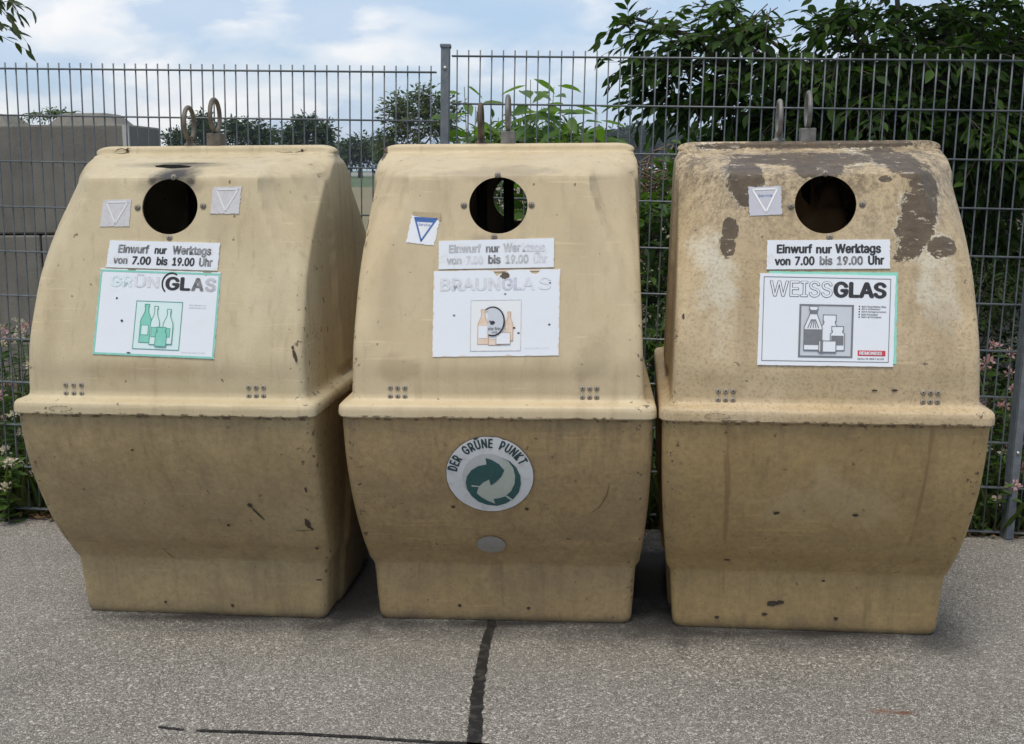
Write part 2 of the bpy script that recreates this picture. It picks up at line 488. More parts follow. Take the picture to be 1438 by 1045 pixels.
    nt.links.new(mix(nt, ramp(nt, n, [(.48, 0), (.70, 1)]), (.011, .011, .012), (.06, .056, .05)), b.inputs['Base Color'])
    b.inputs['Roughness'].default_value = .55; bump(nt, b, n, .5, .004)
    G = lambda px, py: ground_pt(px, py)
    def strip(pts, w, name, lab):
        V = []; n_ = 220
        pts = [np.array(G(*p)) for p in pts]
        seg = np.linspace(0, len(pts) - 1, n_)
        for i, t in enumerate(seg):
            k = min(int(t), len(pts) - 2); p = pts[k] + (pts[k + 1] - pts[k]) * (t - k)
            d = pts[k + 1] - pts[k]; d /= np.linalg.norm(d); nrm = np.array([-d[1], d[0], 0])
            wt = w; w_ = w * (.75 + .55 * t / (len(pts) - 1)) if w > .01 else w
            ww = w_ * (1 + .3 * mnoise.noise(Vector((t * 6, len(pts), 3))) + .3 * mnoise.noise(Vector((t * 40, len(pts), 5)))) * (1 if 2 < i < n_ - 3 else .5)
            w2 = w_ * (1 + .3 * mnoise.noise(Vector((t * 6, 9, 7))) + .3 * mnoise.noise(Vector((t * 43, 9, 9)))) * (1 if 2 < i < n_ - 3 else .5)
            off = .004 * mnoise.noise(Vector((t * 3, 1, 1)))
            for q in (p + nrm * (ww + off), p - nrm * (w2 - off)):
                V.append((q[0], q[1], .004))
        a = MB(); a.add(V, [(2 * i, 2 * i + 1, 2 * i + 3, 2 * i + 2) for i in range(n_ - 1)])
        o = a.build(name, m); tag(o, kind='structure')
    strip([(693, 860), (690, 878), (682, 905), (675, 945), (669, 985), (666, 1060)], .017, 'bitumen_joint', '')
    strip([(275, 1027), (400, 1031), (500, 1036), (600, 1043), (690, 1047)], .007, 'bitumen_joint', '')
    strip([(222, 1022), (240, 1024), (258, 1026)], .005, 'bitumen_joint', '')


def ground_pt(px, py):
    v = _f + _r * ((px - 719) / F) + _d * ((py - 522.5) / F)
    t = -CAM_H / v.z
    return (v.x * t, v.y * t, 0)


# ------------------------------------------------------------------ fence
FS = 1.02
B2 = basis(R(10.0552), R(1.06418))
Q = Matrix((_r, _d, _f)).transposed() @ Matrix(B2)       # fence survey frame -> world


def fpt(panel, c, r, off=0.0):
    """panel 'L'/'R' grid point: column c (50 mm), row r (200 mm), off = towards the back"""
    P, yw = ((-2.24743, 5.26885, .37535), -.1246) if panel == 'L' else ((-.26075, 5.18244, .45623), -.10889)
    p = Vector((P[0] + .05 * c * math.cos(yw), P[1] + .05 * c * math.sin(yw), P[2] - .2 * r))
    p += Vector((-math.sin(yw), math.cos(yw), 0)) * off
    return Q @ (p * FS) + Vector((0, 0, CAM_H))


_fa = fpt('L', 0, 10); _fb = fpt('R', 46, 10)


def fence_y(x):
    return _fa.y + (_fb.y - _fa.y) * (x - _fa.x) / (_fb.x - _fa.x)


def build_fence():
    galv = steel('galvanised_wire', (.10, .115, .125), (.17, .185, .195), .55, .35)
    postm = steel('galvanised_post', (.13, .15, .17), (.20, .22, .24), .55, .35)
    boltm = steel('bright_bolt', (.45, .45, .44), (.6, .6, .58), .35, .8)
    root = empty('wire_mesh_fence', (fpt('L', 20, 10).x, fpt('L', 20, 10).y, 0))
    tag(root, 'grey galvanised double wire mesh fence with square posts behind the three bins', 'fence')
    bpy.context.view_layer.update()
    inv = Matrix.Translation(-Vector(root.location))

    def panel(pn, c0, c1):
        a = MB()
        for c in range(c0, c1 + 1):
            jt = lambda r: .035 * mnoise.noise(Vector((c * 1.7, r * .45, 3)))
            a.tube([inv @ fpt(pn, c + jt(r), r, .002 * mnoise.noise(Vector((c * 2.1, r, 7)))) for r in (-.13, 1, 2.5, 4, 5.5, 7, 8.5, 10.05)], .0034, 6)
        for r in range(0, 11):
            for off in (-.0075, .0075):
                a.tube([inv @ fpt(pn, c0 - .45, r, off), inv @ fpt(pn, c1 + .45, r, off)], .0042, 6)
        a.build('mesh_panel', galv, root, True)
    panel('L', -11, 38); panel('R', 0, 48); panel('R', 50, 98)

    def post(pn, c, top, label=None):
        a = MB(); w, d = .0195, .03
        e = [[inv @ (fpt(pn, c, r, .012) + Q @ Vector((sx * w, sy * d, 0))) for sx, sy in ((-1, -1), (1, -1), (1, 1), (-1, 1))] for r in (top, 10.75)]
        a.add(e[0] + e[1], [(0, 1, 5, 4), (1, 2, 6, 5), (2, 3, 7, 6), (3, 0, 4, 7), (0, 3, 2, 1)])
        p = a.build('post', postm, root)
        bv = p.modifiers.new('bevel', 'BEVEL'); bv.width = .004; bv.segments = 2
        k = MB(); pt_ = inv @ fpt(pn, c, top, .012)
        k.box(-.0235, .0235, -.034, .034, -.004, .012, Matrix.Translation(pt_) @ Q.to_4x4())
        cap = k.build('cap', postm, p); bv = cap.modifiers.new('bevel', 'BEVEL'); bv.width = .003; bv.segments = 2
        # flat clamping bar down the front with bolts
        kb = MB(); x0 = Q @ Vector((0, 1, 0))
        a0 = fpt(pn, c, top + .07, .012) - x0 * (d + .003); a1 = fpt(pn, c, 10.1, .012) - x0 * (d + .003)
        ww = Q @ Vector((.0165, 0, 0)); tk = x0 * .006
        kb.add([inv @ q for q in (a0 - ww, a0 + ww, a1 + ww, a1 - ww, a0 - ww - tk, a0 + ww - tk, a1 + ww - tk, a1 - ww - tk)],
               [(4, 5, 6, 7), (0, 1, 5, 4), (1, 2, 6, 5), (2, 3, 7, 6), (3, 0, 4, 7)])
        kb.build('clamp_bar', postm, p)
        for r in np.arange(top + .45, 10, 1.98 if pn == 'R' and c > 10 else 3):
            bb = MB(); q = inv @ (fpt(pn, c, r, .012) - x0 * (d + .009))
            bb.tube([q, q - x0 * .004, q - x0 * .007], [.0085, .0085, .004], 10)
            bb.build('bolt', boltm, p, True)
    post('R', -1.05, -.19); post('R', 49.1, -.19)


# ------------------------------------------------------------------ glass bank containers
CY = .36          # depth of the container's middle behind the foot's front edge
HZ = [.92, 1.06, 1.185, 1.30, 1.44, 1.56, 1.645, 1.693]
HD = [-.262, -.248, -.20, -.142, -.035, .09, .195, .272]


def sst(a, b, x):
    t = min(1, max(0, (x - a) / (b - a))); return t * t * (3 - 2 * t)


def spline(xs, ys, x):
    # monotone-ish Catmull-Rom
    if x <= xs[0]: return ys[0]
    if x >= xs[-1]: return ys[-1]
    i = max(k for k in range(len(xs) - 1) if xs[k] <= x)
    def sl(j):
        if j == 0: return (ys[1] - ys[0]) / (xs[1] - xs[0])
        if j == len(xs) - 1: return (ys[-1] - ys[-2]) / (xs[-1] - xs[-2])
        return (ys[j + 1] - ys[j - 1]) / (xs[j + 1] - xs[j - 1])
    h = xs[i + 1] - xs[i]; t = (x - xs[i]) / h
    m0, m1 = sl(i) * h, sl(i + 1) * h
    return (2 * t**3 - 3 * t**2 + 1) * ys[i] + (t**3 - 2 * t**2 + t) * m0 + (-2 * t**3 + 3 * t**2) * ys[i + 1] + (t**3 - t**2) * m1


def plane_d(z):
    return -.278 + .265 * (z - .93)


def poster_d(z):
    return plane_d(z)


def front_d(x, z):
    """depth of the hood's front surface at height z (z<=1.70)"""
    return spline(HZ, HD, z)


def ringpts(hw, D, r, nf=65, nc=7, ns=41):
    """outline of a rounded rectangle centred on 0: half width hw, half depth D; starts front-left"""
    r = min(r, D * .85, hw * .9)
    P = []
    for i in range(nf):
        P.append((-(hw - r) + 2 * (hw - r) * i / (nf - 1), -D))
    for k in range(1, nc + 1):
        a = -math.pi / 2 + math.pi / 2 * k / (nc + 1)
        P.append((hw - r + r * math.cos(a), -(D - r) + r * math.sin(a)))
    for i in range(ns):
        P.append((hw, -(D - r) + 2 * (D - r) * i / (ns - 1)))
    for k in range(1, nc + 1):
        a = math.pi / 2 * k / (nc + 1)
        P.append((hw - r + r * math.cos(a), (D - r) + r * math.sin(a)))
    for i in range(nf):
        P.append(((hw - r) - 2 * (hw - r) * i / (nf - 1), D))
    for k in range(1, nc + 1):
        a = math.pi / 2 + math.pi / 2 * k / (nc + 1)
        P.append((-(hw - r) + r * math.cos(a), (D - r) + r * math.sin(a)))
    for i in range(ns):
        P.append((-hw, (D - r) - 2 * (D - r) * i / (ns - 1)))
    for k in range(1, nc + 1):
        a = math.pi + math.pi / 2 * k / (nc + 1)
        P.append((-(hw - r) + r * math.cos(a), -(D - r) + r * math.sin(a)))
    return P


def loft(levels, fn, close_top=True, close_bot=False):
    """levels: (z, half width, half depth, corner radius); fn displaces a point"""
    V = []; n = None
    for lv in levels:
        P = ringpts(lv[1], lv[2], lv[3]); n = len(P)
        for (x, y) in P:
            V.append(fn(x, y + CY, lv[0], lv))
    Fc = []
    for i in range(len(levels) - 1):
        for k in range(n):
            Fc.append((i * n + k, i * n + (k + 1) % n, (i + 1) * n + (k + 1) % n, (i + 1) * n + k))
    if close_top:
        Fc.append(tuple((len(levels) - 1) * n + k for k in range(n)))
    if close_bot:
        Fc.append(tuple(range(n - 1, -1, -1)))
    return V, Fc


def hood_mesh():
    hw = lambda z: .489 + (z - .91) * (.462 - .489) / .81
    lv = [(.827, .527, CY + .306, .045), (.832, .531, CY + .311, .045), (.850, .5305, CY + .311, .045), (.863, .5285, CY + .3095, .045),
          (.870, .523, CY + .304, .044), (.8735, .514, CY + .294, .042), (.876, .505, CY + .281, .040), (.880, .4955, CY + .271, .036), (.888, .491, CY + .2635, .034), (.905, hw(.905), CY + .262, .032)]
    z = .92
    while z < 1.693:
        lv.append((z, hw(z), CY - spline(HZ, HD, z), .030 + .03 * sst(1.25, 1.6, z)))
        z += .016 if z < 1.55 else .008
    lv += [(1.693, hw(1.69), CY - .272, .05), (1.6985, hw(1.7), CY - .302, .04), (1.700, .462, .047, .03), (1.704, .466, .044, .03), (1.710, .467, .041, .03), (1.717, .463, .040, .03), (1.723, .454, .038, .03), (1.728, .440, .034, .03), (1.731, .424, .030, .026), (1.732, .412, .024, .022)]
    top_in = dict()

    def panel_target(ax, z):
        """where the flat mouth panel lies at height z"""
        return plane_d(z)

    def fn(x, y, z, L):
        s = -1 if y < CY else 1
        dist = abs(y - CY)                  # distance from middle plane
        ax = abs(x)
        # flat mouth panel, proud of the barrel, with soft flanks and a rounded upper brow
        if dist > .05 and z > .94 and z <= 1.7:
            base = CY - dist                # equivalent front depth
            half = .305 + .10 * sst(1.62, 1.25, z)
            t = min(1, max(0, (ax - half) / max(.02, L[1] - .012 - half)))
            w = 1 - (.86 * t ** 1.2 + .14 * sst(-.03, .16, t))
            brow = None
            tgt = plane_d(z)
            D0 = spline(HZ, HD, z)
            if z > 1.615:
                zz = (z - 1.615) / (1.700 - 1.615)
                tgt = plane_d(1.615) + .012 * min(1, zz * 4) + (.304 - plane_d(1.615)) * (.22 * zz + .78 * zz ** 1.5)
            if abs(base - D0) < .06 and tgt < D0 + (.008 if z < 1.3 else 0):
                dd = (D0 - tgt) * w * sst(.94, 1.06, z)
                y = y + s * dd
        if z < .834:
            k = mnoise.noise(Vector((x * 9, y * 9, 3)))
            z = z + .0022 * k + (.006 * max(0, mnoise.noise(Vector((x * 31, y * 31, 8))) - .42) / .3 if z < .83 else 0)
        # central proud band on both side walls
        if ax > L[1] - .02 and L[0] > .905:
            t = 1 - sst(.160, .176, dist)
            fade = 1 - sst(1.66, 1.70, z)
            x = math.copysign(ax + .012 * t * fade, x)
        return (x, y, z)
    V, Fc = loft(lv, fn, True)
    return V, Fc


TZ = [.225, .24, .28, .32, .37, .43, .52, .61, .70, .80]
TD = [-.017, -.026, -.054, -.088, -.122, -.158, -.203, -.240, -.268, -.288]


def tub_d(z):
    if z < .19: return -.014 * z / .19 - .0
    if z < .225: return spline([.19, .225], [-.014, -.017], z)
    return spline(TZ, TD, z)


def tub_mesh():
    lv = []
    thw = lambda z: .464 + z * (.477 - .464) / .21 if z < .21 else .477 + .012 * sst(.21, .25, z) + (z - .21) * (.519 - .489) / .6 + .008 * math.sin(math.pi * min(1, max(0, (z - .22) / .6)))
    for z in (0, .004, .012, .025):
        q = (1 - min(1, z / .025)) ** 2 * .010
        lv.append((z, thw(z) - q, CY - tub_d(z) - q, .032))
    for z in list(np.linspace(.04, .21, 12)) + list(np.linspace(.218, .45, 26)) + list(np.linspace(.47, .846, 22)):
        lv.append((z, thw(z), CY - tub_d(z), .032))

    def fn(x, y, z, L):
        dist = abs(y - CY); ax = abs(x)
        if ax > L[1] - .02:
            t = 1 - sst(.160, .176, dist)
            x = math.copysign(ax + .012 * t, x)
        return (x, y, z)
    return loft(lv, fn, False, True)


def new_eval(o):
    dg = bpy.context.evaluated_depsgraph_get(); dg.update()
    return bpy.data.meshes.new_from_object(o.evaluated_get(dg), depsgraph=dg)


def make_hood_data():
    V, Fc = hood_mesh()
    a = MB(); a.add(V, Fc)
    o = a.build('hood_source', None)
    sd = o.modifiers.new('s', 'SOLIDIFY'); sd.thickness = .007; sd.offset = -1
    cm = MB(); n = 64; V = []
    for yy in (-.6, 1.4):
        for k in range(n):
            t = 2 * math.pi * k / n; V.append((.0985 * math.cos(t), yy, 1.519 + .093 * math.sin(t)))
    cm.add(V, [tuple(range(n)), tuple(range(2 * n - 1, n - 1, -1))] + [(k, k + n, (k + 1) % n + n, (k + 1) % n) for k in range(n)])
    cu = cm.build('hole_cutter', None)
    bm = bmesh.new(); bm.from_mesh(cu.data); bmesh.ops.recalc_face_normals(bm, faces=bm.faces); bm.to_mesh(cu.data); bm.free()
    b = o.modifiers.new('b', 'BOOLEAN'); b.object = cu; b.operation = 'DIFFERENCE'; b.solver = 'EXACT'
    bpy.context.view_layer.update()
    me = new_eval(o)
    bpy.data.objects.remove(o); bpy.data.objects.remove(cu)
    me.polygons.foreach_set('use_smooth', [True] * len(me.polygons))
    try:
        me.set_sharp_from_angle(angle=R(40))
    except Exception:
        pass
    return me


# ---- print on posters
FONT = None
try:
    import os
    FONT = bpy.data.fonts.load(os.path.join(bpy.utils.system_resource('DATAFILES'), 'fonts', 'Inter.woff2'))
except Exception:
    FONT = None


def text_mesh(body, bold=.0):
    c = bpy.data.curves.new('lettering', 'FONT'); c.body = body
    if FONT: c.font = FONT
    c.size = 1
    c.resolution_u = 3
    o = bpy.data.objects.new('lettering', c); COL.objects.link(o)
    bpy.context.view_layer.update()
    me = new_eval(o)
    V = np.empty(len(me.vertices) * 3); me.vertices.foreach_get('co', V); V = V.reshape(-1, 3)[:, :2]
    Fc = [tuple(p.vertices) for p in me.polygons]
    bpy.data.objects.remove(o); bpy.data.meshes.remove(me); bpy.data.curves.remove(c)
    lo, hi = V.min(0), V.max(0)
    return V - lo, hi - lo, Fc


class Sheet:
    """a quad on the container's front: corners (lx,z) TL TR BR BL mapped bilinearly; u,v in 0..1, v up"""
    def __init__(s, quad, surf=None, lift=.003, nrm=(0, -.9667, .2559)):
        s.q = quad; s.surf = surf or poster_d; s.lift = lift; s.nrm = Vector(nrm)

    def p(s, u, v, lift=0.0):
        TL, TR, BR, BL = s.q
        x = (TL[0] * (1 - u) + TR[0] * u) * v + (BL[0] * (1 - u) + BR[0] * u) * (1 - v)
        z = (TL[1] * (1 - u) + TR[1] * u) * v + (BL[1] * (1 - u) + BR[1] * u) * (1 - v)
        return Vector((x, s.surf(z), z)) + s.nrm * (s.lift + lift)

    def board(s, name, m, parent, ragged=.004, seed=1, notches=()):
        """thin sheet with slightly worn edges"""
        a = MB(); n = 40; rr = random.Random(seed)
        def wear(t, k):
            return max(0, ragged * (mnoise.noise(Vector((t * 14, k * 7.3, seed))) + .25)) + max(0, ragged * 1.2 * mnoise.noise(Vector((t * 41, k * 3.1, seed))))
        B = []
        for i in range(n):
            u = i / n; y = 1 - wear(u, 1)
            for (nu, nw, nd) in notches:
                if abs(u - nu) < nw: y -= nd * (1 - (abs(u - nu) / nw) ** 2) * (1 + .4 * rr.random())
            B.append((u, y))
        B += [(1 - wear(i / n, 2), 1 - i / n) for i in range(n)]
        B += [(1 - i / n, wear(i / n, 3)) for i in range(n)]
        B += [(wear(i / n, 4), i / n) for i in range(n)]
        k = len(B)
        V = [s.p(u, v) for u, v in B] + [s.p(u, v, -s.lift - .004) for u, v in B]
        a.add(V, [tuple(range(k - 1, -1, -1))] + [(i, (i + 1) % k, (i + 1) % k + k, i + k) for i in range(k)])
        o = a.build(name, m, parent)
        bm = bmesh.new(); bm.from_mesh(o.data); bmesh.ops.recalc_face_normals(bm, faces=bm.faces); bm.to_mesh(o.data); bm.free()
        return o

    def text(s, body, u0, v0, u1, v1, m, parent, bold=.02, lift=.0007, outline=None, name='lettering'):
        V, sz, Fc = text_mesh(body)
        a = MB(); bx = bold * .62; by = bold * .38
        ins = lambda x, y, dx, dy: (u0 + (u1 - u0) * (x + bx + dx) / (sz[0] + 2 * bx), v0 + (v1 - v0) * (y + by + dy) / (sz[1] + 2 * by))
        offs = [(0, 0)] if bold <= .012 and not outline else [(-1, 0), (-.5, .7), (.5, -.7), (0, 1), (0, -1), (.5, .7), (-.5, -.7), (1, 0), (0, 0)]
        for k, (ox, oy) in enumerate(offs):
            a.add([s.p(*ins(x, y, ox * bx, oy * by), lift + .00006 * k) for x, y in V], Fc)
        o = a.build(name, m, parent)
        if outline:
            a = MB(); a.add([s.p(*ins(x, y, 0, 0), lift + .0009) for x, y in V], Fc)
            a.build('letter_fill', outline, o)
        return o

    def poly(s, pts, m, parent, name, lift=.0007):
        a = MB(); a.add([s.p(u, v, lift) for u, v in pts], [tuple(range(len(pts)))]); return a.build(name, m, parent)

    def frame(s, u0, v0, u1, v1, tu, tv, m, parent, name='border_line', lift=.0007):
        a = MB(); O = [(u0, v0), (u1, v0), (u1, v1), (u0, v1)]; I = [(u0 + tu, v0 + tv), (u1 - tu, v0 + tv), (u1 - tu, v1 - tv), (u0 + tu, v1 - tv)]
        a.add([s.p(u, v, lift) for u, v in O + I], [(i, (i + 1) % 4, (i + 1) % 4 + 4, i + 4) for i in range(4)])
        return a.build(name, m, parent)

    def lines(s, polys, t, m, parent, name, lift=.0013, asp=1.45):
        """stroked polylines, t in v units"""
        a = MB()
        for pl in polys:
            for (p0, p1) in zip(pl[:-1], pl[1:]):
                d = Vector(((p1[0] - p0[0]) * asp, p1[1] - p0[1])); 
                if d.length < 1e-6: continue
                d.normalize(); nn = Vector((-d.y / asp, d.x)) * t / 2; e = Vector((d.x / asp, d.y)) * t * .35
                q = [(p0[0] - e.x + nn.x, p0[1] - e.y + nn.y), (p1[0] + e.x + nn.x, p1[1] + e.y + nn.y), (p1[0] + e.x - nn.x, p1[1] + e.y - nn.y), (p0[0] - e.x - nn.x, p0[1] - e.y - nn.y)]
                a.add([s.p(u, v, lift) for u, v in q], [(3, 2, 1, 0)])
        return a.build(name, m, parent)


def bottle(cx, y0, w, h, neck=.32, sh=.55):
    """outline of a bottle (closed list of u,v)"""
    n = w * neck
    r = [(w, 0), (w, h * sh), (w * .92, h * (sh + .06)), (n * 1.25, h * .78), (n, h * .86), (n, h * .93), (n * 1.25, h * .93), (n * 1.25, h)]
    return [(cx + x, y0 + y) for x, y in r] + [(cx - x, y0 + y) for x, y in reversed(r)]


def jar(cx, y0, w, h):
    r = [(w, 0), (w, h * .68), (w * .72, h * .76), (w * .72, h * .82), (w * .82, h * .82), (w * .82, h)]
    return [(cx + x, y0 + y) for x, y in r] + [(cx - x, y0 + y) for x, y in reversed(r)]


def rect(u0, v0, u1, v1):
    return [(u0, v0), (u1, v0), (u1, v1), (u0, v1)]


def arc(cx, cy, rx, ry, a0, a1, n=40):
    return [(cx + rx * math.cos(R(a0 + (a1 - a0) * i / n)), cy + ry * math.sin(R(a0 + (a1 - a0) * i / n))) for i in range(n + 1)]


HOOD = None
PM = {}
RT = {}


def container(loc, yaw, label, hm, tm, rimlevel, rivets, screws, ringmats):
    root = empty('glass_recycling_container', (loc[0], loc[1], 0), yaw)
    tag(root, label, 'recycling container', 'beige bottle bank containers in a row')
    RT['L' if loc[0] < -.5 else 'M' if loc[0] < .5 else 'R'] = root
    global HOOD
    if HOOD is None:
        HOOD = make_hood_data()
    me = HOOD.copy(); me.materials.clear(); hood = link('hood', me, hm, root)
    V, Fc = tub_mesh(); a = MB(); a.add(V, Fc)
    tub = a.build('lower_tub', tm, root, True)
    # lifting gear: two ring bolts on the ridge, with their rods inside
    for k, (lx, m, zc) in enumerate(((-.102, ringmats[0], 1.815), (0.0, ringmats[1], 1.843))):
        t = MB(); t.torus((lx, CY, zc), (0, 1, 0), (0, 0, 1), .060, .0085, 36, 12, .85, 1.0)
        ring = t.build('lifting_ring', m, root, True)
        b = MB()
        if k:
            b.box(lx - .027, lx + .027, CY - .03, CY + .03, 1.728, 1.778)
        else:
            b.tube([(lx, CY, 1.728), (lx, CY, 1.738), (lx, CY, 1.742), (lx, CY, 1.768)], [.024, .024, .015, .014], 14)
        bo = b.build('ring_base', m, ring); bv = bo.modifiers.new('bevel', 'BEVEL'); bv.width = .003; bv.segments = 2
        rd = MB(); rd.tube([(lx, CY, .3), (lx, CY, 1.70)], .02, 12)
        rd.build('lifting_rod', PM['dark'], root, True)
    for (x, z) in screws:
        s = MB(); p = Vector((x, plane_d(z), z)); n = Vector((0, -.9667, .2559))
        s.tube([p, p + n * .0022], .0105, 16); s.tube([p + n * .002, p + n * .004, p + n * .0052], [.007, .0066, .004], 12)
        w = s.build('screw', PM['screw'], root, True)
        w2 = MB(); w2.tube([p + n * .0053, p + n * .0058], .0026, 8); w2.build('screw_socket', PM['dark'], w)
    for (xa, za, xb, zb) in rivets:
        for i in range(3):
            for j in range(2):
                x = xa + (xb - xa) * i / 2; z = za + (zb - za) * j
                y = -.2625 if z > .9 else -.2635
                s = MB(); p = Vector((x, y, z)); n = Vector((0, -.99, .12))
                s.tube([p, p + n * .0015, p + n * .003, p + n * .0038], [.0088, .0088, .0066, .003], 12)
                w = s.build('rivet', PM['screw'], root, True)
                s = MB(); s.tube([p + n * .0037, p + n * .0043], .0028, 8); s.build('rivet_pin', PM['dark'], w)
    return root, hood, tub


def mark(root, pts, m, name, surf=plane_d, lift=.002, nrm=(0, -.9667, .2559), parent=None):
    """small chip, gouge or burn standing on the front: polygon in (lx,z)"""
    a = MB(); n = Vector(nrm)
    a.add([Vector((x, surf(z), z)) + n * lift for x, z in pts], [tuple(range(len(pts)))])
    return a.build(name, m, parent or root)


def ragged(cx, cz, rx, rz, seed, n=26, ang=0):
    out = []
    for k in range(n):
        t = 2 * math.pi * k / n; q = 1 + .45 * mnoise.noise(Vector((math.cos(t) * 2, math.sin(t) * 2, seed * 3.1)))
        x, z = rx * math.cos(t) * q, rz * math.sin(t) * q
        c, s = math.cos(ang), math.sin(ang)
        out.append((cx + x * c - z * s, cz + x * s + z * c))
    return out


def triangle_sticker(parent, quad, base, line, fill=None, script=None):
    s = Sheet(quad, lift=.0012); st = s.board('sticker', base, parent, .03, int(abs(quad[0][0]) * 999))
    O = [(.14, .90), (.88, .90), (.51, .12)]
    s.lines([[O[0], O[1], O[2], O[0]]], .055, line, st, 'triangle_outline', asp=1.0)
    if fill:
        s.poly([(.15, .90), (.87, .90), (.80, .77), (.22, .77)], fill, st, 'triangle_band', .0009)
    if script:
        s.text('Service', .30, .63, .72, .73, script, st, .01)
    return st


def lid_notice(parent, quad, pm, inks, seed):
    s = Sheet(quad); o = s.board('opening_hours_notice', pm, parent, .05, seed)
    # (text, u0, u1) word by word so that each can be faded as in the photo
    for body, u0, u1, v0, v1, k in inks[0]:
        s.text(body, u0, v0, u1, v1, k, o, .035)
    return o


def build_containers():
    PM['dark'] = flat('blackened_steel', (.012, .011, .010), .7, 0)
    PM['screw'] = steel('dull_rivet', (.20, .175, .14), (.33, .29, .24), .65, .05)
    rust = steel('brown_rusted_steel', (.055, .042, .032), (.13, .095, .065), .75, .2)
    galv = steel('weathered_zinc', (.13, .125, .115), (.25, .24, .22), .6, .4)
    ringL = steel('brown_grey_steel', (.10, .085, .065), (.19, .165, .13), .65, .35)
    white = paper('white_sticker_foil', (.74, .76, .80), (.5, .47, .42), .30, .4, 22)
    PM['white'] = white
    clean = paper('white_print_foil', (.72, .75, .80), (.6, .58, .55), .15, .35, 10)
    aged = paper('aged_white_foil', (.70, .73, .78), (.45, .40, .33), .35, .45, 26, (.52, .74))
    silver = paper('bleached_grey_foil', (.54, .53, .55), (.44, .41, .37), .6, .5, 60, (.45, .65))
    silverline = flat('pale_foil_line', (.66, .66, .67), .5)
    black = paper('black_ink', (.02, .02, .024), (.12, .12, .12), .35, .5, 60)
    grey1 = paper('worn_black_ink', (.10, .10, .105), (.50, .51, .54), .55, .5, 70, (.42, .62))
    grey2 = paper('faded_grey_ink', (.40, .41, .43), (.66, .68, .72), .6, .5, 60, (.42, .60))
    grey3 = paper('bleached_grey_ink', (.57, .58, .62), (.71, .735, .785), .7, .5, 50, (.42, .58))
    mint = paper('mint_ink', (.20, .55, .45), (.5, .68, .62), .35, .5, 40)
    mintd = paper('green_ink', (.07, .30, .24), (.25, .5, .42), .3, .5, 40)
    mintp = paper('bleached_mint_ink', (.60, .73, .75), (.71, .755, .80), .7, .5, 40, (.42, .6))
    mintbg = paper('pale_mint_foil', (.62, .76, .76), (.4, .68, .62), .3, .45, 12)
    blue = paper('blue_ink', (.045, .12, .36), (.2, .28, .5), .3, .5, 40)
    red = paper('red_ink', (.55, .035, .05), (.6, .2, .2), .2, .5, 40)
    tan = paper('faded_brown_ink', (.66, .50, .38), (.75, .70, .64), .5, .5, 40, (.4, .6))
    tanl = flat('brown_line_ink', (.45, .28, .17), .6)
    midg = paper('print_grey', (.16, .165, .18), (.3, .3, .32), .3, .5, 40)
    lightg = paper('pale_print_grey', (.52, .55, .60), (.65, .67, .7), .3, .5, 30)
    lav = paper('bleached_lavender_ink', (.50, .50, .60), (.70, .72, .78), .7, .5, 50, (.42, .62))
    chip = paper('bare_laminate', (.11, .085, .06), (.03, .025, .02), .6, .8, 60)
    burn = flat('burnt_black', (.008, .007, .006), .8)
    glue = paper('old_glue_patch', (.42, .33, .20), (.25, .2, .13), .5, .7, 40)

    A, Bc, G = (.50, .405, .235), (.56, .465, .285), (.27, .205, .115)
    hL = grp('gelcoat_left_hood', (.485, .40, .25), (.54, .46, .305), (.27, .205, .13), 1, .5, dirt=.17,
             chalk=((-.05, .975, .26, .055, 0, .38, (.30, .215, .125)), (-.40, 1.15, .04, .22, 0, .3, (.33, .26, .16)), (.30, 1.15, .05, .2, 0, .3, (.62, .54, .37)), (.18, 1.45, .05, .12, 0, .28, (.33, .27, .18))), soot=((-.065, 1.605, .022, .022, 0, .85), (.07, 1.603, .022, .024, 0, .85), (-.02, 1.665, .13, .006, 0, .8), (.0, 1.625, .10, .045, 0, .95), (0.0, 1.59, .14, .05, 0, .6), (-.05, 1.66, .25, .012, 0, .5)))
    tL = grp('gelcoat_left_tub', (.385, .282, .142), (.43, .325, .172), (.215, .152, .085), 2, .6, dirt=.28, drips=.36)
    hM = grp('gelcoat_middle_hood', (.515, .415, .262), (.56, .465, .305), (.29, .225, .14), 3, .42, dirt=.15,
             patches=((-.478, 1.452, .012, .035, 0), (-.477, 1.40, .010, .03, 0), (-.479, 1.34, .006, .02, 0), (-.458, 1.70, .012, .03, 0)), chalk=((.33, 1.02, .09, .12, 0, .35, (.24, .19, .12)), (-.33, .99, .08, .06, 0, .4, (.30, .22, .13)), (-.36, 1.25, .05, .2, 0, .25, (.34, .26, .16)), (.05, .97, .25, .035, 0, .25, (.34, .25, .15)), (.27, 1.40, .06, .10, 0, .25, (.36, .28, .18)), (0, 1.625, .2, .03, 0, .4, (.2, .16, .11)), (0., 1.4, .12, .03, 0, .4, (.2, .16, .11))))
    tM = grp('gelcoat_middle_tub', (.385, .268, .128), (.43, .305, .152), (.20, .135, .075), 4, .65, dirt=.34, drips=.5)
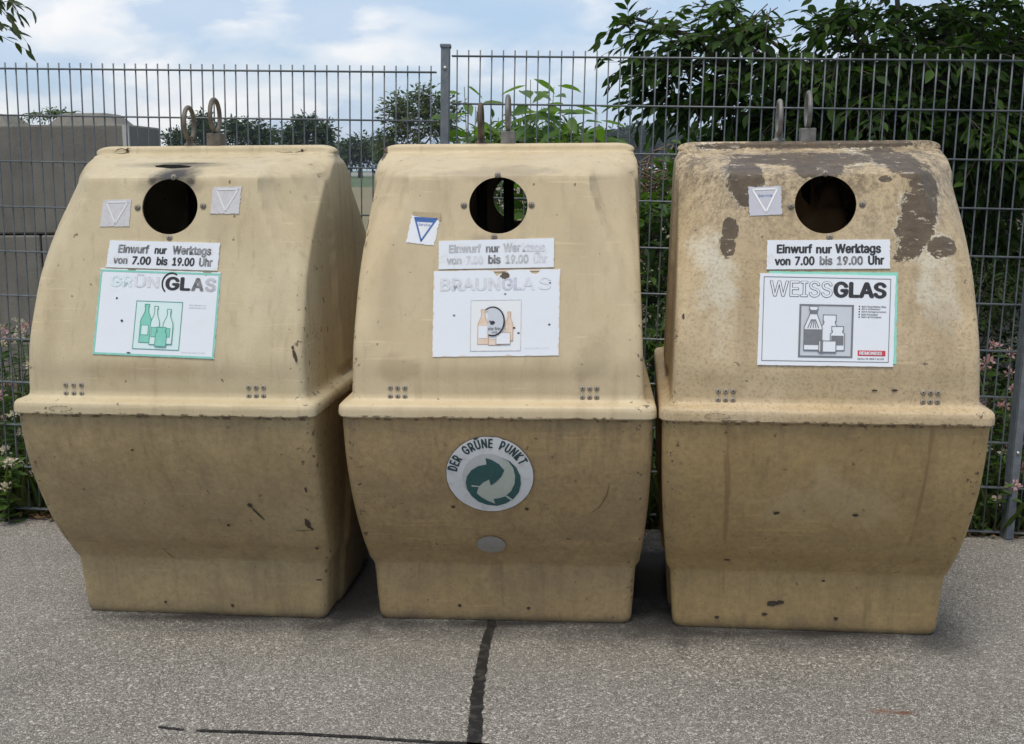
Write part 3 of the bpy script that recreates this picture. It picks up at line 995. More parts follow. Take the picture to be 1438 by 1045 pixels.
    hR = grp('gelcoat_right_hood', (.48, .37, .218), (.54, .43, .28), (.23, .165, .095), 5, .42, flake=.9, dirt=.3, moss=.85,
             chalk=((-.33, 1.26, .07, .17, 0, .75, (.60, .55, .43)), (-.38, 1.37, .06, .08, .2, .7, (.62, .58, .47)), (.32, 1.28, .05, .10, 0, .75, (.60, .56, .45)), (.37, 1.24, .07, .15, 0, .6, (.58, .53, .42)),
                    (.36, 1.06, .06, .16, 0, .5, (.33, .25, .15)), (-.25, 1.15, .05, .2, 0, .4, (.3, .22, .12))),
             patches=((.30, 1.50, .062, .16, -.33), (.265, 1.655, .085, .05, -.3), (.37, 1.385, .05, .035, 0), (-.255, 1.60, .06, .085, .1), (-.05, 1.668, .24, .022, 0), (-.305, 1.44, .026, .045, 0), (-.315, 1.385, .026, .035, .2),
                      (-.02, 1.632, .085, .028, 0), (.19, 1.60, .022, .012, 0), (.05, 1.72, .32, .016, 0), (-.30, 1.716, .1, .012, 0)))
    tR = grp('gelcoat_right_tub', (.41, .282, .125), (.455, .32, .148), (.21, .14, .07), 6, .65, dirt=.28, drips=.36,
             chalk=((-.30, .55, .012, .4, .03, .6, (.22, .13, .06)), (.33, .60, .010, .30, -.03, .6, (.22, .13, .06)), (.05, .55, .25, .12, .1, .25, (.55, .44, .28))))

    # ------------------------------------------------ left container (green glass)
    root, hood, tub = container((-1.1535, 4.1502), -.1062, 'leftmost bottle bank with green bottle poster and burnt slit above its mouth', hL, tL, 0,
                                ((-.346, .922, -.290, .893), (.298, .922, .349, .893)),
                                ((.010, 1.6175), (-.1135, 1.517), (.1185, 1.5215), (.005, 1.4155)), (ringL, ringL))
    s = Sheet([(-.233, 1.3128), (.1928, 1.2999), (.181, 1.0143), (-.2475, 1.0262)])
    po = s.board('green_glass_poster', clean, root, .006, 3, ((.26, .035, .035), (.88, .03, .04)))
    tag(po, 'faded white poster with mint green edge and green bottles')
    s.frame(.004, .004, .996, .985, .014, .022, mint, po, 'border_line')
    s.text('GR', .09, .79, .28, .93, mintp, po, .06); s.text('ÜN', .29, .79, .50, .955, grey3, po, .05)
    s.text('GL', .55, .77, .76, .93, black, po, .07); s.text('A', .765, .77, .87, .925, grey1, po, .07); s.text('S', .875, .77, .97, .93, grey2, po, .07)
    s.lines([arc(.60, .85, .075, .12, 60, 230, 24)], .018, black, po, 'pen_scrawl')
    pic = s.poly(rect(.325, .08, .71, .64), mintbg, po, 'bottle_picture', .0006)
    s.frame(.325, .08, .71, .64, .006, .009, mintd, pic, 'picture_frame', .0012)
    for i, (bx, y0, w, h, m) in enumerate(((.42, .16, .045, .44, mint), (.497, .14, .036, .44, mintbg), (.605, .15, .04, .40, mintbg), (.555, .12, .045, .22, mint))):
        out = bottle(bx, y0, w, h) if i < 3 else jar(bx, y0, w, h)
        bt = s.poly(out, m, pic, 'printed_bottle', .0014 + .0009 * i)
        s.lines([out + [out[0]]], .008, mintd, pic, 'bottle_outline', .0018 + .0009 * i)
        if i != 3:
            lb = rect(bx - w * .75, y0 + h * .2, bx + w * .5, y0 + h * .45)
            s.poly(lb, mint if i else mintbg, pic, 'bottle_label', .0019 + .0009 * i); s.lines([lb + [lb[0]]], .006, mintd, pic, 'bottle_label_outline', .0021 + .0009 * i)
    for k in range(2):
        s.text('Keine Deckel und', .765, .60 - .03 * k, .90, .618 - .03 * k, grey2, po, .01)
    s.text('Service-Nr. 0800 1 22 255', .73, .055, .92, .072, grey2, po, .01)
    s.poly(ragged(.30, .035, .016, .008, 3), black, po, 'scratch_mark', .002); s.poly(ragged(.16, .66, .008, .012, 5), black, po, 'scratch_mark', .002); s.poly(ragged(.22, .40, .010, .014, 8), black, po, 'scratch_mark', .002)
    s2 = Sheet([(-.205, 1.406), (.186, 1.3967), (.1802, 1.3046), (-.2153, 1.3153)], lift=.0045)
    no = s2.board('opening_hours_notice', aged, root, .006, 12)
    for b, u0, u1, v0, v1, m in (('Einwurf', .09, .37, .54, .86, grey1), ('nur', .42, .53, .54, .76, black), ('Werktags', .58, .93, .46, .86, grey1), ('von', .06, .19, .14, .36, grey1), ('7.00', .23, .40, .13, .44, black), ('bis', .45, .55, .13, .45, black), ('19.00', .59, .79, .13, .44, black), ('Uhr', .83, .95, .13, .45, grey1)):
        s2.text(b, u0, v0, u1, v1, m, no, .068)
    tag(triangle_sticker(root, [(-.238, 1.5427), (-.1361, 1.5448), (-.1388, 1.4514), (-.2457, 1.4515)], silver, silverline), 'bleached grey triangle sticker left of the mouth')
    tag(triangle_sticker(root, [(.1499, 1.5845), (.2523, 1.5864), (.2464, 1.4937), (.144, 1.4939)], silver, silverline), 'bleached grey triangle sticker right of the mouth')
    brow = lambda z: plane_d(min(z, 1.60)) - .004
    mark(root, [(-.055, 1.652), (.0, 1.647), (.06, 1.650), (.072, 1.655), (.03, 1.660), (-.03, 1.661), (-.062, 1.657)], burn, 'burnt_slit', lambda z: -.083, .0, parent=hood)
    hf = lambda z: spline(HZ, HD, z)
    gouge = PM['gouge'] = paper('brown_gouge', (.06, .042, .028), (.02, .016, .012), .6, .8, 90)
    scratch = PM['scratch'] = paper('grey_scuff', (.20, .165, .11), (.36, .29, .18), .6, .8, 60)
    def stroke(pts, w):
        up_, dn_ = [], []
        for k, (x, z) in enumerate(pts):
            q = w * (.6 + .5 * mnoise.noise(Vector((k * 1.7, x * 9, z * 9)))) * (1 if 0 < k < len(pts) - 1 else .3)
            x2, z2 = pts[min(k + 1, len(pts) - 1)]; x1, z1 = pts[max(k - 1, 0)]; l = math.hypot(x2 - x1, z2 - z1) + 1e-9
            up_.append((x - (z2 - z1) / l * q, z + (x2 - x1) / l * q)); dn_.append((x + (z2 - z1) / l * q, z - (x2 - x1) / l * q))
        return dn_ + up_[::-1]
    PM['stroke'] = stroke
    mark(root, stroke([(.349, 1.281), (.37, 1.287), (.393, 1.284), (.398, 1.265), (.401, 1.252), (.388, 1.243), (.368, 1.231)], .003), scratch, 'scratch', hf, .003, parent=hood)
    for q, (x, z, rx, rz, an) in enumerate(((.460, 1.028, .006, .022, .3), (.452, 1.055, .004, .008, 0), (.450, 1.224, .005, .006, 0), (.38, 1.448, .005, .004, 0))):
        mark(root, ragged(x, z, rx, rz, q + 3, 14, an), gouge, 'gouge', hf, .003, parent=hood)
    lip = lambda z: .3165
    mark(root, stroke([(-.385, 1.708), (-.372, 1.720), (-.352, 1.724), (-.338, 1.718), (-.33, 1.726), (-.318, 1.722)], .0028), gouge, 'crack', lip, .0005, (0, -1, 0), parent=hood)
    mark(root, stroke([(-.378, 1.706), (-.35, 1.705), (-.335, 1.709), (-.325, 1.716)], .0022), gouge, 'crack', lip, .0005, (0, -1, 0), parent=hood)
    mark(root, ragged(-.332, 1.716, .006, .008, 4, 12), gouge, 'crack', lip, .0008, (0, -1, 0), parent=hood)
    mark(root, stroke([(.24, 1.712), (.27, 1.704), (.30, 1.706), (.315, 1.703), (.34, 1.709), (.36, 1.712)], .0018), gouge, 'crack', lip, .0005, (0, -1, 0), parent=hood)
    mark(root, ragged(.345, 1.711, .006, .005, 6, 12), gouge, 'crack', lip, .0008, (0, -1, 0), parent=hood)
    tf = lambda z: tub_d(z); ntb = (0, -.93, -.36)
    for q, (x, z, rx, rz, an) in enumerate(((.258, .490, .010, .008, 0), (.452, .415, .009, .022, .2), (.462, .392, .006, .006, 0), (-.148, .051, .006, .006, 0), (.11, .046, .007, .006, 0), (.470, .56, .004, .012, 0), (.458, .30, .006, .006, 0), (.445, .16, .012, .003, 0), (-.12, .70, .006, .004, 0), (.16, .40, .006, .005, 0))):
        mark(root, ragged(x, z, rx, rz, q + 13, 14, an), gouge, 'gouge', tf, .003, ntb, parent=tub)
    mark(root, stroke([(.258, .487), (.272, .466), (.284, .448), (.298, .428)], .006), gouge, 'gouge', tf, .003, ntb, parent=tub)
    mark(root, stroke([(-.126, .278), (-.112, .252), (-.098, .229)], .003), gouge, 'scratch', tf, .004, ntb, parent=tub)
    mark(root, stroke([(.40, .384), (.43, .384), (.455, .386)], .003), gouge, 'scratch', tf, .003, ntb, parent=tub)
    # ------------------------------------------------ middle container (brown glass)
    root, hood, tub = container((-.034, 4.0711), -.0717, 'middle bottle bank with bleached brown glass poster and green dot emblem on its belly', hM, tM, 0,
                                ((-.355, .922, -.306, .893), (.286, .924, .333, .895)),
                                ((-.0031, 1.6197), (-.1155, 1.5205), (.1114, 1.5206), (-.0122, 1.4158)), (rust, galv))
    s = Sheet([(-.2139, 1.3041), (.21, 1.3111), (.2079, 1.0308), (-.2133, 1.0241)])
    po = s.board('brown_glass_poster', clean, root, .012, 5, ((.50, .03, .05), (.55, .06, .025), (.80, .05, .045)))
    tag(po, 'sun bleached white poster with faint brown bottles')
    s.frame(.0, .0, 1, 1, .014, .02, tan, po, 'worn_edge', -.0006)
    s.text('BRAUN', .055, .76, .53, .91, grey3, po, .05); s.text('GL', .54, .76, .70, .91, lav, po, .06); s.text('A', .70, .76, .80, .91, flat('vanished_ink', (.64, .66, .72), .5), po, .02)
    s.text('S', .83, .76, .93, .91, flat('vanished_ink_pale', (.67, .69, .74), .5), po, .02)
    s.poly(ragged(.565, .93, .035, .035, 7), chip, po, 'torn_spot', .0016)
    pic = s.poly(rect(.30, .06, .70, .65), paper('bottle_picture_ground', (.73, .75, .77), (.65, .6, .55), .2), po, 'bottle_picture', .0006)
    s.frame(.30, .06, .70, .65, .004, .006, grey2, pic, 'picture_frame', .0012)
    for i, (bx, y0, w, h) in enumerate(((.40, .14, .042, .40), (.49, .13, .045, .42), (.605, .18, .03, .33), (.56, .14, .055, .13))):
        out = bottle(bx, y0, w, h) if i < 3 else rect(bx - w, y0, bx + w, y0 + h)
        s.poly(out, clean if i == 3 else tan, pic, 'printed_bottle', .0014 + .0009 * i); s.lines([out + [out[0]]], .005, tanl, pic, 'bottle_outline', .0018 + .0009 * i)
        if i < 2:
            s.poly(rect(bx - w * .85, y0 + .07, bx + w * .85, y0 + .21), clean, pic, 'bottle_label', .0022 + .0009 * i)
    s.poly([(.44, .26)] + arc(.475, .40, .085, .155, -120, 110, 30) + [(.44, .54)], lightg, po, 'torn_round_sticker', .006)
    s.lines([arc(.475, .40, .092, .165, -105, 125, 36)], .016, black, po, 'sticker_rim', .0066)
    s.text('alter Bran', .44, .30, .54, .335, midg, po, .02, .0068); s.text('und', .47, .265, .51, .29, midg, po, .02, .0068)
    s.poly(ragged(.475, .385, .02, .022, 9), black, po, 'scratch_mark', .007); s.poly(ragged(.455, .40, .01, .012, 10), midg, po, 'scratch_mark', .007)
    for (u, v, q) in ((.92, .36, 1), (.645, .325, 2), (.68, .265, 3), (.17, .48, 4), (.57, .72, 5), (.92, .84, 6)):
        s.poly(ragged(u, v, .010, .009, q + 20, ang=.5), midg if q > 3 else black, po, 'scratch_mark', .002)
    s.text('Service-Nr. 0800 1 22 255', .73, .08, .92, .098, grey3, po, .01)
    s2 = Sheet([(-.1989, 1.4021), (.1902, 1.4108), (.1887, 1.3158), (-.1972, 1.3088)], lift=.0045)
    no = s2.board('opening_hours_notice', aged, root, .006, 14); tag(no, 'white notice with half worn away opening hours')
    for b, u0, u1, v0, v1, m in (('Einwurf', .09, .37, .56, .86, grey2), ('nur', .41, .53, .55, .77, grey1), ('Wer', .56, .71, .55, .86, grey2), ('ktags', .72, .92, .47, .86, grey3), ('von', .07, .20, .16, .38, grey2), ('7.00', .24, .39, .15, .46, grey3), ('bis', .43, .54, .15, .47, grey1), ('19.00', .58, .78, .15, .46, grey2), ('Uhr', .82, .94, .15, .47, grey3)):
        s2.text(b, u0, v0, u1, v1, m, no, .068)
    mark(root, [(-.288, 1.487), (-.288, 1.499), (-.192, 1.494), (-.192, 1.470)], glue, 'glue_patch', lift=.002)
    st = triangle_sticker(root, [(-.292, 1.489), (-.1932, 1.484), (-.213, 1.386), (-.3096, 1.3976)], white, blue, blue, blue)
    tag(st, 'white sticker with blue triangle')
    # belly emblem
    surf = lambda z: tub_d(z) - .002
    nb = (0, -.93, -.36)
    e = Sheet([(-.173, .764), (.122, .7655), (.122, .479), (-.173, .4775)], surf, .003, nb)
    def surfpoly(sheet, pts, m, parent, name, lift):
        # fan with rings so the disc follows the belly
        cx = sum(p[0] for p in pts) / len(pts); cy = sum(p[1] for p in pts) / len(pts); K = 8; a = MB(); V = [sheet.p(cx, cy, lift)]; Fc = []; n = len(pts)
        for k in range(1, K + 1):
            V += [sheet.p(cx + (u - cx) * k / K, cy + (v - cy) * k / K, lift) for u, v in pts]
        Fc += [(0, 1 + i, 1 + (i + 1) % n) for i in range(n)]
        for k in range(K - 1):
            Fc += [(1 + k * n + i, 1 + (k + 1) * n + i, 1 + (k + 1) * n + (i + 1) % n, 1 + k * n + (i + 1) % n) for i in range(n)]
        a.add(V, Fc); return a.build(name, m, parent, True)
    circ = [(.5 + (.5 - max(0, .012 * mnoise.noise(Vector((t * .35, 2, 2))))) * math.cos(R(t * 5)), .5 + (.5 - max(0, .02 * mnoise.noise(Vector((t * .6, 5, 2))))) * math.sin(R(t * 5))) for t in range(72)]
    rimm = [(.5 + (u - .5) * 1.012, .497 + (v - .5) * 1.014) for u, v in circ]
    em = surfpoly(e, circ, paper('emblem_white_foil', (.64, .65, .66), (.42, .38, .32), .5, .45, 30, (.5, .7)), root, 'round_emblem', .001)
    tag(em, 'white round emblem with two interlocked green and pale arrows')
    surfpoly(e, rimm, chip, em, 'worn_edge', -.0004)
    dgreen = paper('dark_green_ink', (.022, .085, .085), (.08, .16, .15), .35, .5, 40)
    pale = paper('pale_arrow_ink', (.42, .46, .40), (.55, .56, .52), .5, .5, 40)
    greyd = paper('pale_disc_ink', (.50, .51, .50), (.40, .38, .33), .5, .5, 40)
    surfpoly(e, arc(.49, .46, .305, .325, 0, 360, 60)[:-1], greyd, em, 'emblem_disc', .0018)
    # lower dark crescent: from the left round the bottom to the upper right
    def grid(outer, inner, m, name, lift):
        a = MB(); n = len(outer); V = []; K = 5
        for k in range(K):
            V += [e.p(o[0] + (i[0] - o[0]) * k / (K - 1), o[1] + (i[1] - o[1]) * k / (K - 1), lift) for o, i in zip(outer, inner)]
        a.add(V, [(k * n + i, k * n + i + 1, (k + 1) * n + i + 1, (k + 1) * n + i) for k in range(K - 1) for i in range(n - 1)])
        return a.build(name, m, em, True)
    # photo-measured arrow shapes in emblem units: u=(x-145)/630, v=1-(y-115)/550 of the enlarged view
    def U(p): return ((p[0] - 145) / 630, 1 - (p[1] - 115) / 550)
    body = [U(p) for p in [(435, 262), (480, 275), (530, 305), (567, 350), (545, 395), (505, 435), (465, 463), (455, 418), (410, 440), (375, 475), (358, 522), (395, 555), (440, 582), (490, 602),
                           (480, 566), (520, 560), (565, 545), (610, 505), (638, 450), (645, 390), (632, 330), (600, 285), (550, 258), (610, 285), (655, 330), (682, 390), (683, 450), (668, 510), (630, 560), (570, 600), (500, 620), (430, 612), (370, 590), (320, 545), (290, 490), (283, 440), (295, 395), (330, 350), (380, 320), (440, 308)]]
    surf_tri(e, body, dgreen, em, 'green_arrow', .0026)
    parrow = [U(p) for p in [(455, 418), (465, 463), (505, 440), (548, 395), (570, 350), (555, 300), (545, 262), (590, 285), (630, 330), (643, 390), (636, 450), (608, 505), (563, 543), (520, 558), (478, 563), (490, 600), (440, 580), (395, 553), (360, 521), (377, 475), (412, 440)]]
    surf_tri(e, parrow, pale, em, 'pale_arrow', .0022 + .001)
    for q in ([(325, 458), (385, 465), (385, 473), (325, 470)], [(565, 540), (580, 535), (625, 570), (612, 578)]):
        surf_tri(e, [U(p) for p in q], pale, em, 'arrow_stripe', .0042)
    # lettering on the arc, letter by letter
    def arc_text(txt, a0, a1, r, h, m):
        ws = [text_mesh(ch)[1][0] if ch != ' ' else .35 for ch in txt]; tot = sum(ws) + .12 * len(txt); a = a0
        A = MB()
        for ch, w in zip(txt, ws):
            da = (a1 - a0) * (w + .12) / tot
            if ch != ' ':
                V, sz, Fc = text_mesh('U' if ch == 'Ü' else ch)
                if ch == 'Ü':
                    q_ = len(V); V = np.vstack([V, [(x + dx, y + dy) for dx in (sz[0] * .2, sz[0] * .62) for x, y in ((0, sz[1] * 1.12), (.12, sz[1] * 1.12), (.12, sz[1] * 1.30), (0, sz[1] * 1.30)) for dy in (0,)]])
                    Fc = Fc + [(q_, q_ + 1, q_ + 2, q_ + 3), (q_ + 4, q_ + 5, q_ + 6, q_ + 7)]
                mid = a + da / 2; wu = abs(R(da)) * r * w / (w + .12)
                hh = h
                for kk, (ox, oy) in enumerate(((-1, 0), (1, 0), (0, 1), (0, -1), (0, 0))):
                    out = []
                    for x, y in V:
                        px = (x / sz[0] - .5) * wu + ox * .0055; py = r + y / sz[1] * hh + oy * .004
                        # rotate so that the letter's top points outwards
                        qx = px * math.cos(-R(mid)) - py * math.sin(-R(mid)); qy = px * math.sin(-R(mid)) + py * math.cos(-R(mid))
                        out.append(e.p(.5 + qx, .48 + qy, .0020 + .0001 * kk))
                    A.add(out, Fc)
            a += da
        A.build('lettering', m, em)
    arc_text('DER GRÜNE PUNKT', -80, 66, .382, .110, paper('emblem_ink', (.02, .05, .055), (.1, .12, .12), .3, .5, 50))
    ov = Sheet([(-.088, .368), (.0145, .369), (.0145, .290), (-.088, .289)], surf, .003, (0, -.75, -.66))
    surfpoly(ov, [(.5 + .5 * math.cos(R(t * 10)), .5 + .5 * math.sin(R(t * 10))) for t in range(36)], paper('dull_silver_foil', (.30, .285, .26), (.2, .18, .16), .6, .5, 60), root, 'oval_sticker', .001)
    mark(root, ragged(.437, 1.2466, .008, .0085, 5, 16), PM['dark'], 'plugged_hole', hf, .003, parent=hood)
    for q, (x, z) in enumerate(((-.158, .493), (.096, .488), (-.163, .063), (.09, .058))):
        mark(root, ragged(x, z, .007, .006, q, 12), gouge, 'drain_hole', tf, .003, ntb, parent=tub)
    mark(root, stroke([(.31, .47), (.345, .50), (.37, .55), (.378, .60)], .002), gouge, 'scratch', tf, .003, ntb, parent=tub)
    # ------------------------------------------------ right container (clear glass)
    root, hood, tub = container((1.0376, 3.9605), -.1077, 'rightmost bottle bank with clear glass poster and brown flaking top', hR, tR, 0,
                                ((-.340, .923, -.292, .894), (.307, .927, .352, .898)),
                                ((-.0007, 1.6185), (-.1105, 1.514), (.1165, 1.520), (.0126, 1.4158)), (galv, galv))
    sm_ = Sheet([(-.18, 1.3066), (.2275, 1.3035), (.2212, 1.0162), (-.2021, 1.0203)], lift=.0018)
    sm_.board('old_green_poster', paper('mint_backing', (.25, .62, .50), (.5, .7, .65), .3), root, .008, 4)
    s = Sheet([(-.2099, 1.2997), (.2208, 1.2922), (.2101, 1.0073), (-.218, 1.009)], lift=.004)
    po = s.board('clear_glass_poster', clean, root, .004, 9); tag(po, 'fresh white poster with grey border and clear jars')
    s.frame(.03, .045, .965, .965, .0055, .008, midg, po, 'border_line')
    s.text('WEISS', .075, .745, .54, .925, black, po, .035, .0007, clean)
    s.text('GLAS', .545, .745, .935, .925, black, po, .075)
    pic = s.poly(rect(.30, .09, .70, .67), lightg, po, 'bottle_picture', .0006)
    s.frame(.30, .09, .70, .67, .015, .02, midg, pic, 'picture_frame', .0012)
    light = clean
    items = [(jar(.525, .17, .058, .385), clean), (jar(.585, .17, .052, .26), clean), (bottle(.405, .17, .066, .475, .38, .50), clean), (rect(.45, .15, .575, .27), clean)]
    for i, (out, m) in enumerate(items):
        s.poly(out, m, pic, 'printed_bottle', .0014 + .0012 * i); s.lines([out + [out[0]]], .009, midg, pic, 'bottle_outline', .0018 + .0012 * i)
        L0 = .0021 + .0012 * i
        if i == 2:
            s.poly(rect(.342, .225, .468, .395), midg, pic, 'bottle_label', L0)
            s.poly(rect(.38, .56, .43, .605), midg, pic, 'printed_cap', L0)
            for k in range(5):
                uu = .365 + .02 * k; s.lines([[(uu, .41), (.39 + .0075 * k, .50)]], .010, midg, pic, 'bottle_rib', L0)
        if i == 1:
            s.poly(rect(.54, .225, .63, .33), midg, pic, 'bottle_label', L0)
        if i == 3:
            s.lines([[(.47, .15), (.47, .27)]], .03, midg, pic, 'jar_shading', L0)
    for k, tx in enumerate(('Kein feuerfestes Glas', 'Keine Glühlampen', 'Keine Spiegelscheiben', 'Kein Porzellan', 'Kein Kristallglas')):
        v0 = .648 - .029 * k
        s.poly(rect(.735, v0, .745, v0 + .014), black, po, 'bullet_dot'); s.text(tx, .757, v0 - .003, .757 + .0085 * len(tx), v0 + .018, grey1, po, .02)
    bx = s.poly(rect(.738, .115, .94, .175), red, po, 'red_logo_box')
    s.text('REMONDIS', .75, .126, .915, .164, clean, bx, .06, .0014)
    s.text('Service-Nr. 0800 1 22 255', .738, .076, .93, .094, grey1, po, .02)
    s2 = Sheet([(-.1874, 1.4043), (.2036, 1.4068), (.2031, 1.3146), (-.1894, 1.3111)], lift=.0045)
    no = s2.board('opening_hours_notice', aged, root, .006, 16); tag(no, 'white notice with clear black opening hours')
    for b, u0, u1, v0, v1, m in (('Einwurf', .08, .37, .54, .86, black), ('nur', .40, .53, .53, .76, black), ('Werktags', .555, .925, .45, .86, black), ('von', .065, .195, .13, .36, black), ('7.00', .23, .39, .13, .44, black), ('bis', .43, .535, .13, .45, grey1), ('19.00', .57, .78, .13, .44, grey1), ('Uhr', .82, .95, .13, .45, black)):
        s2.text(b, u0, v0, u1, v1, m, no, .068)
    st = triangle_sticker(root, [(-.25, 1.5761), (-.1421, 1.5803), (-.1374, 1.4864), (-.245, 1.482)], paper('grey_lavender_foil', (.50, .50, .56), (.42, .40, .40), .5, .5, 50), flat('white_foil_line', (.78, .78, .78), .5), None, blue)
    for q, (x, z, rx, rz) in enumerate(((-.434, 1.410, .010, .009), (.155, .931, .010, .003), (.218, .932, .009, .004), (-.455, 1.16, .004, .009), (.40, 1.19, .004, .005))):
        mark(root, ragged(x, z, rx, rz, q + 31, 14), gouge, 'gouge', hf, .003, parent=hood)
    for q, (x, z, rx, rz) in enumerate(((-.132, .496, .010, .006), (.127, .495, .011, .006), (-.113, .108, .020, .010), (-.085, .113, .012, .007), (.1115, .057, .008, .007), (-.307, .047, .008, .006), (-.14, .065, .010, .006), (-.28, .28, .012, .003), (.06, .20, .006, .004))):
        mark(root, ragged(x, z, rx, rz, q + 51, 14), gouge, 'gouge', tf, .003, ntb, parent=tub)
    rimf = lambda z: -.3125
    for rt_, cx_ in ((RT['L'], -.345), (RT['R'], -.345)):
        ov_ = [(cx_ + .040 * math.cos(R(t * 12)) * (1 + .12 * mnoise.noise(Vector((t, cx_, 1)))), .8485 + .009 * math.sin(R(t * 12))) for t in range(31)]
        for q in range(0, 30, 2):
            if mnoise.noise(Vector((q * .9, cx_ * 7, 2))) > -.25:
                mark(rt_, stroke(ov_[q:q + 3], .0022), scratch, 'stamped_mark', rimf, .0012, (0, -1, 0))
    # something pale stuffed inside the right bank, seen through its mouth
    bag = bpy.data.meshes.new('crumpled_bag'); bm = bmesh.new(); bmesh.ops.create_icosphere(bm, subdivisions=4, radius=1)
    for v in bm.verts:
        q = v.co.normalized(); d = 1 + .35 * mnoise.noise(q * 2.1) + .16 * mnoise.noise(q * 6)
        v.co = Vector((q.x * .20 * d, q.y * .12 * d, q.z * .34 * d))
    bm.to_mesh(bag); bm.free()
    b = link('crumpled_bag', bag, flat('brown_paper', (.40, .22, .09), .7), None, True)
    b.location = (1.0376 + .05, 3.9605 + .40, 1.22); tag(b, 'crumpled brown paper stuffed inside the rightmost bottle bank', 'paper bag')


def surf_tri(sheet, pts, m, parent, name, lift):
    """arbitrary (concave) polygon, triangulated and refined so it hugs the curved belly"""
    bm = bmesh.new(); vs = [bm.verts.new((u, v, 0)) for u, v in pts]
    f = bm.faces.new(vs); bmesh.ops.triangulate(bm, faces=[f])
    bmesh.ops.subdivide_edges(bm, edges=bm.edges[:], cuts=3, use_grid_fill=True)
    V = [sheet.p(v.co.x, v.co.y, lift) for v in bm.verts]; bm.verts.index_update()
    Fc = [tuple(v.index for v in f.verts) for f in bm.faces]; bm.free()
    a = MB(); a.add(V, Fc); return a.build(name, m, parent, True)


# ------------------------------------------------------------------ plants
LEAF = np.array([(0, 0, 0), (-.30, .28, .06), (.30, .28, .06), (-.36, .52, .05), (.36, .52, .05), (-.2, .80, .0), (.2, .80, .0), (0, 1.0, -.10), (0, .28, -.02), (0, .52, -.03), (0, .80, -.05)])
LEAF_F = np.array([(0, 8, 1, 1), (0, 2, 8, 8), (1, 8, 9, 3), (8, 2, 4, 9), (3, 9, 10, 5), (9, 4, 6, 10), (5, 10, 7, 7), (10, 6, 7, 7)])
LEAF_T = np.array([(0, 8, 1), (0, 2, 8), (1, 8, 3), (8, 9, 3), (8, 2, 9), (2, 4, 9), (3, 9, 5), (9, 10, 5), (9, 4, 10), (4, 6, 10), (5, 10, 7), (10, 6, 7)])
LEAF_LO = np.array([(0, 0, 0), (-.32, .45, .05), (.32, .45, .05), (0, 1.0, -.08), (0, .45, -.03)])
LEAF_LT = np.array([(0, 4, 1), (0, 2, 4), (1, 4, 3), (4, 2, 3)])


def leaves(pos, dirs, nrm, size, width=.5, lo=False):
    """instantiate leaf blades: arrays of positions, directions, normals -> verts, tris"""
    T, Ft = (LEAF_LO, LEAF_LT) if lo else (LEAF, LEAF_T)
    pos = np.asarray(pos); d = np.asarray(dirs, float); n = np.asarray(nrm, float)
    d /= np.linalg.norm(d, axis=1)[:, None] + 1e-9
    n = n - d * (n * d).sum(1)[:, None]; n /= np.linalg.norm(n, axis=1)[:, None] + 1e-9
    x = np.cross(d, n); size = np.broadcast_to(np.asarray(size, float), (len(pos),))
    V = pos[:, None, :] + size[:, None, None] * (T[None, :, 0, None] * width * x[:, None, :] + T[None, :, 1, None] * d[:, None, :] + T[None, :, 2, None] * n[:, None, :])
    Fc = (Ft[None] + (np.arange(len(pos)) * len(T))[:, None, None]).reshape(-1, 3)
    return V.reshape(-1, 3), Fc


def sprays(blobs, n_tw, per, leaf, root, droop=.5, spread=.9, lo=False, length=.35, width=.5, seed=0, jitter=1.0):
    """leafy twigs filling ellipsoid blobs [(center, radii, weight)]; twigs radiate from the blob's root side"""
    g = np.random.default_rng(seed)
    P, D, Nn, Sz, tw = [], [], [], [], []
    wts = np.array([b[2] for b in blobs], float); wts /= wts.sum()
    for bi, (c, r, w) in enumerate(blobs):
        c = np.array(c); r = np.array(r)
        k = max(1, int(n_tw * wts[bi]))
        for _ in range(k):
            q = g.normal(size=3); q /= np.linalg.norm(q); q *= g.random() ** .40
            p = c + q * r
            out = (p - np.array(root)); out /= np.linalg.norm(out) + 1e-9
            d = out * .8 + q * .5 + g.normal(size=3) * .45 * spread; d[2] -= .15; d /= np.linalg.norm(d)
            L = length * (.6 + .8 * g.random())
            pts = []
            for t in np.linspace(0, 1, per + 1):
                pts.append(p + d * L * (t - .5) + np.array([0, 0, -droop * L * t * t]))
            pts = np.array(pts); tw.append(pts[[0, per // 2, per]])
            side = np.cross(d, [0, 0, 1]); side /= np.linalg.norm(side) + 1e-9
            for i in range(per):
                s = 1 if i % 2 else -1
                ax = pts[i + 1] - pts[i]; ax /= np.linalg.norm(ax) + 1e-9
                ld = ax * .75 + side * s * (.75 if i < per - 1 else .1) + g.normal(size=3) * .22 * jitter; ld[2] -= droop * .55
                P.append(pts[i + 1]); D.append(ld); Nn.append(np.array([0, 0, 1]) + g.normal(size=3) * .45); Sz.append(leaf * (.65 + .6 * g.random()))
    V, Fc = leaves(P, D, Nn, Sz, width, lo)
    return V, Fc, tw


def twig_mesh(tw, r):
    a = MB()
    for t in tw:
        a.tube(t, [r, r * .7, r * .3], 3, False)
    return a


def limb(a, p0, p1, r0, r1, seed, n=7, wob=.12, n_side=7, sag=0.):
    p0, p1 = Vector(p0), Vector(p1); L = (p1 - p0).length; pts = []
    for i in range(n):
        t = i / (n - 1); p = p0.lerp(p1, t)
        p += Vector((mnoise.noise(Vector((t * 2.3, seed, 1))), mnoise.noise(Vector((t * 2.3, seed, 5))), mnoise.noise(Vector((t * 2.3, seed, 9))))) * wob * L * math.sin(math.pi * min(t * 1.0, 1))
        p.z += sag * math.sin(math.pi * t) * L
        pts.append(p)
    a.tube(pts, [r0 + (r1 - r0) * i / (n - 1) for i in range(n)], n_side)
    return pts


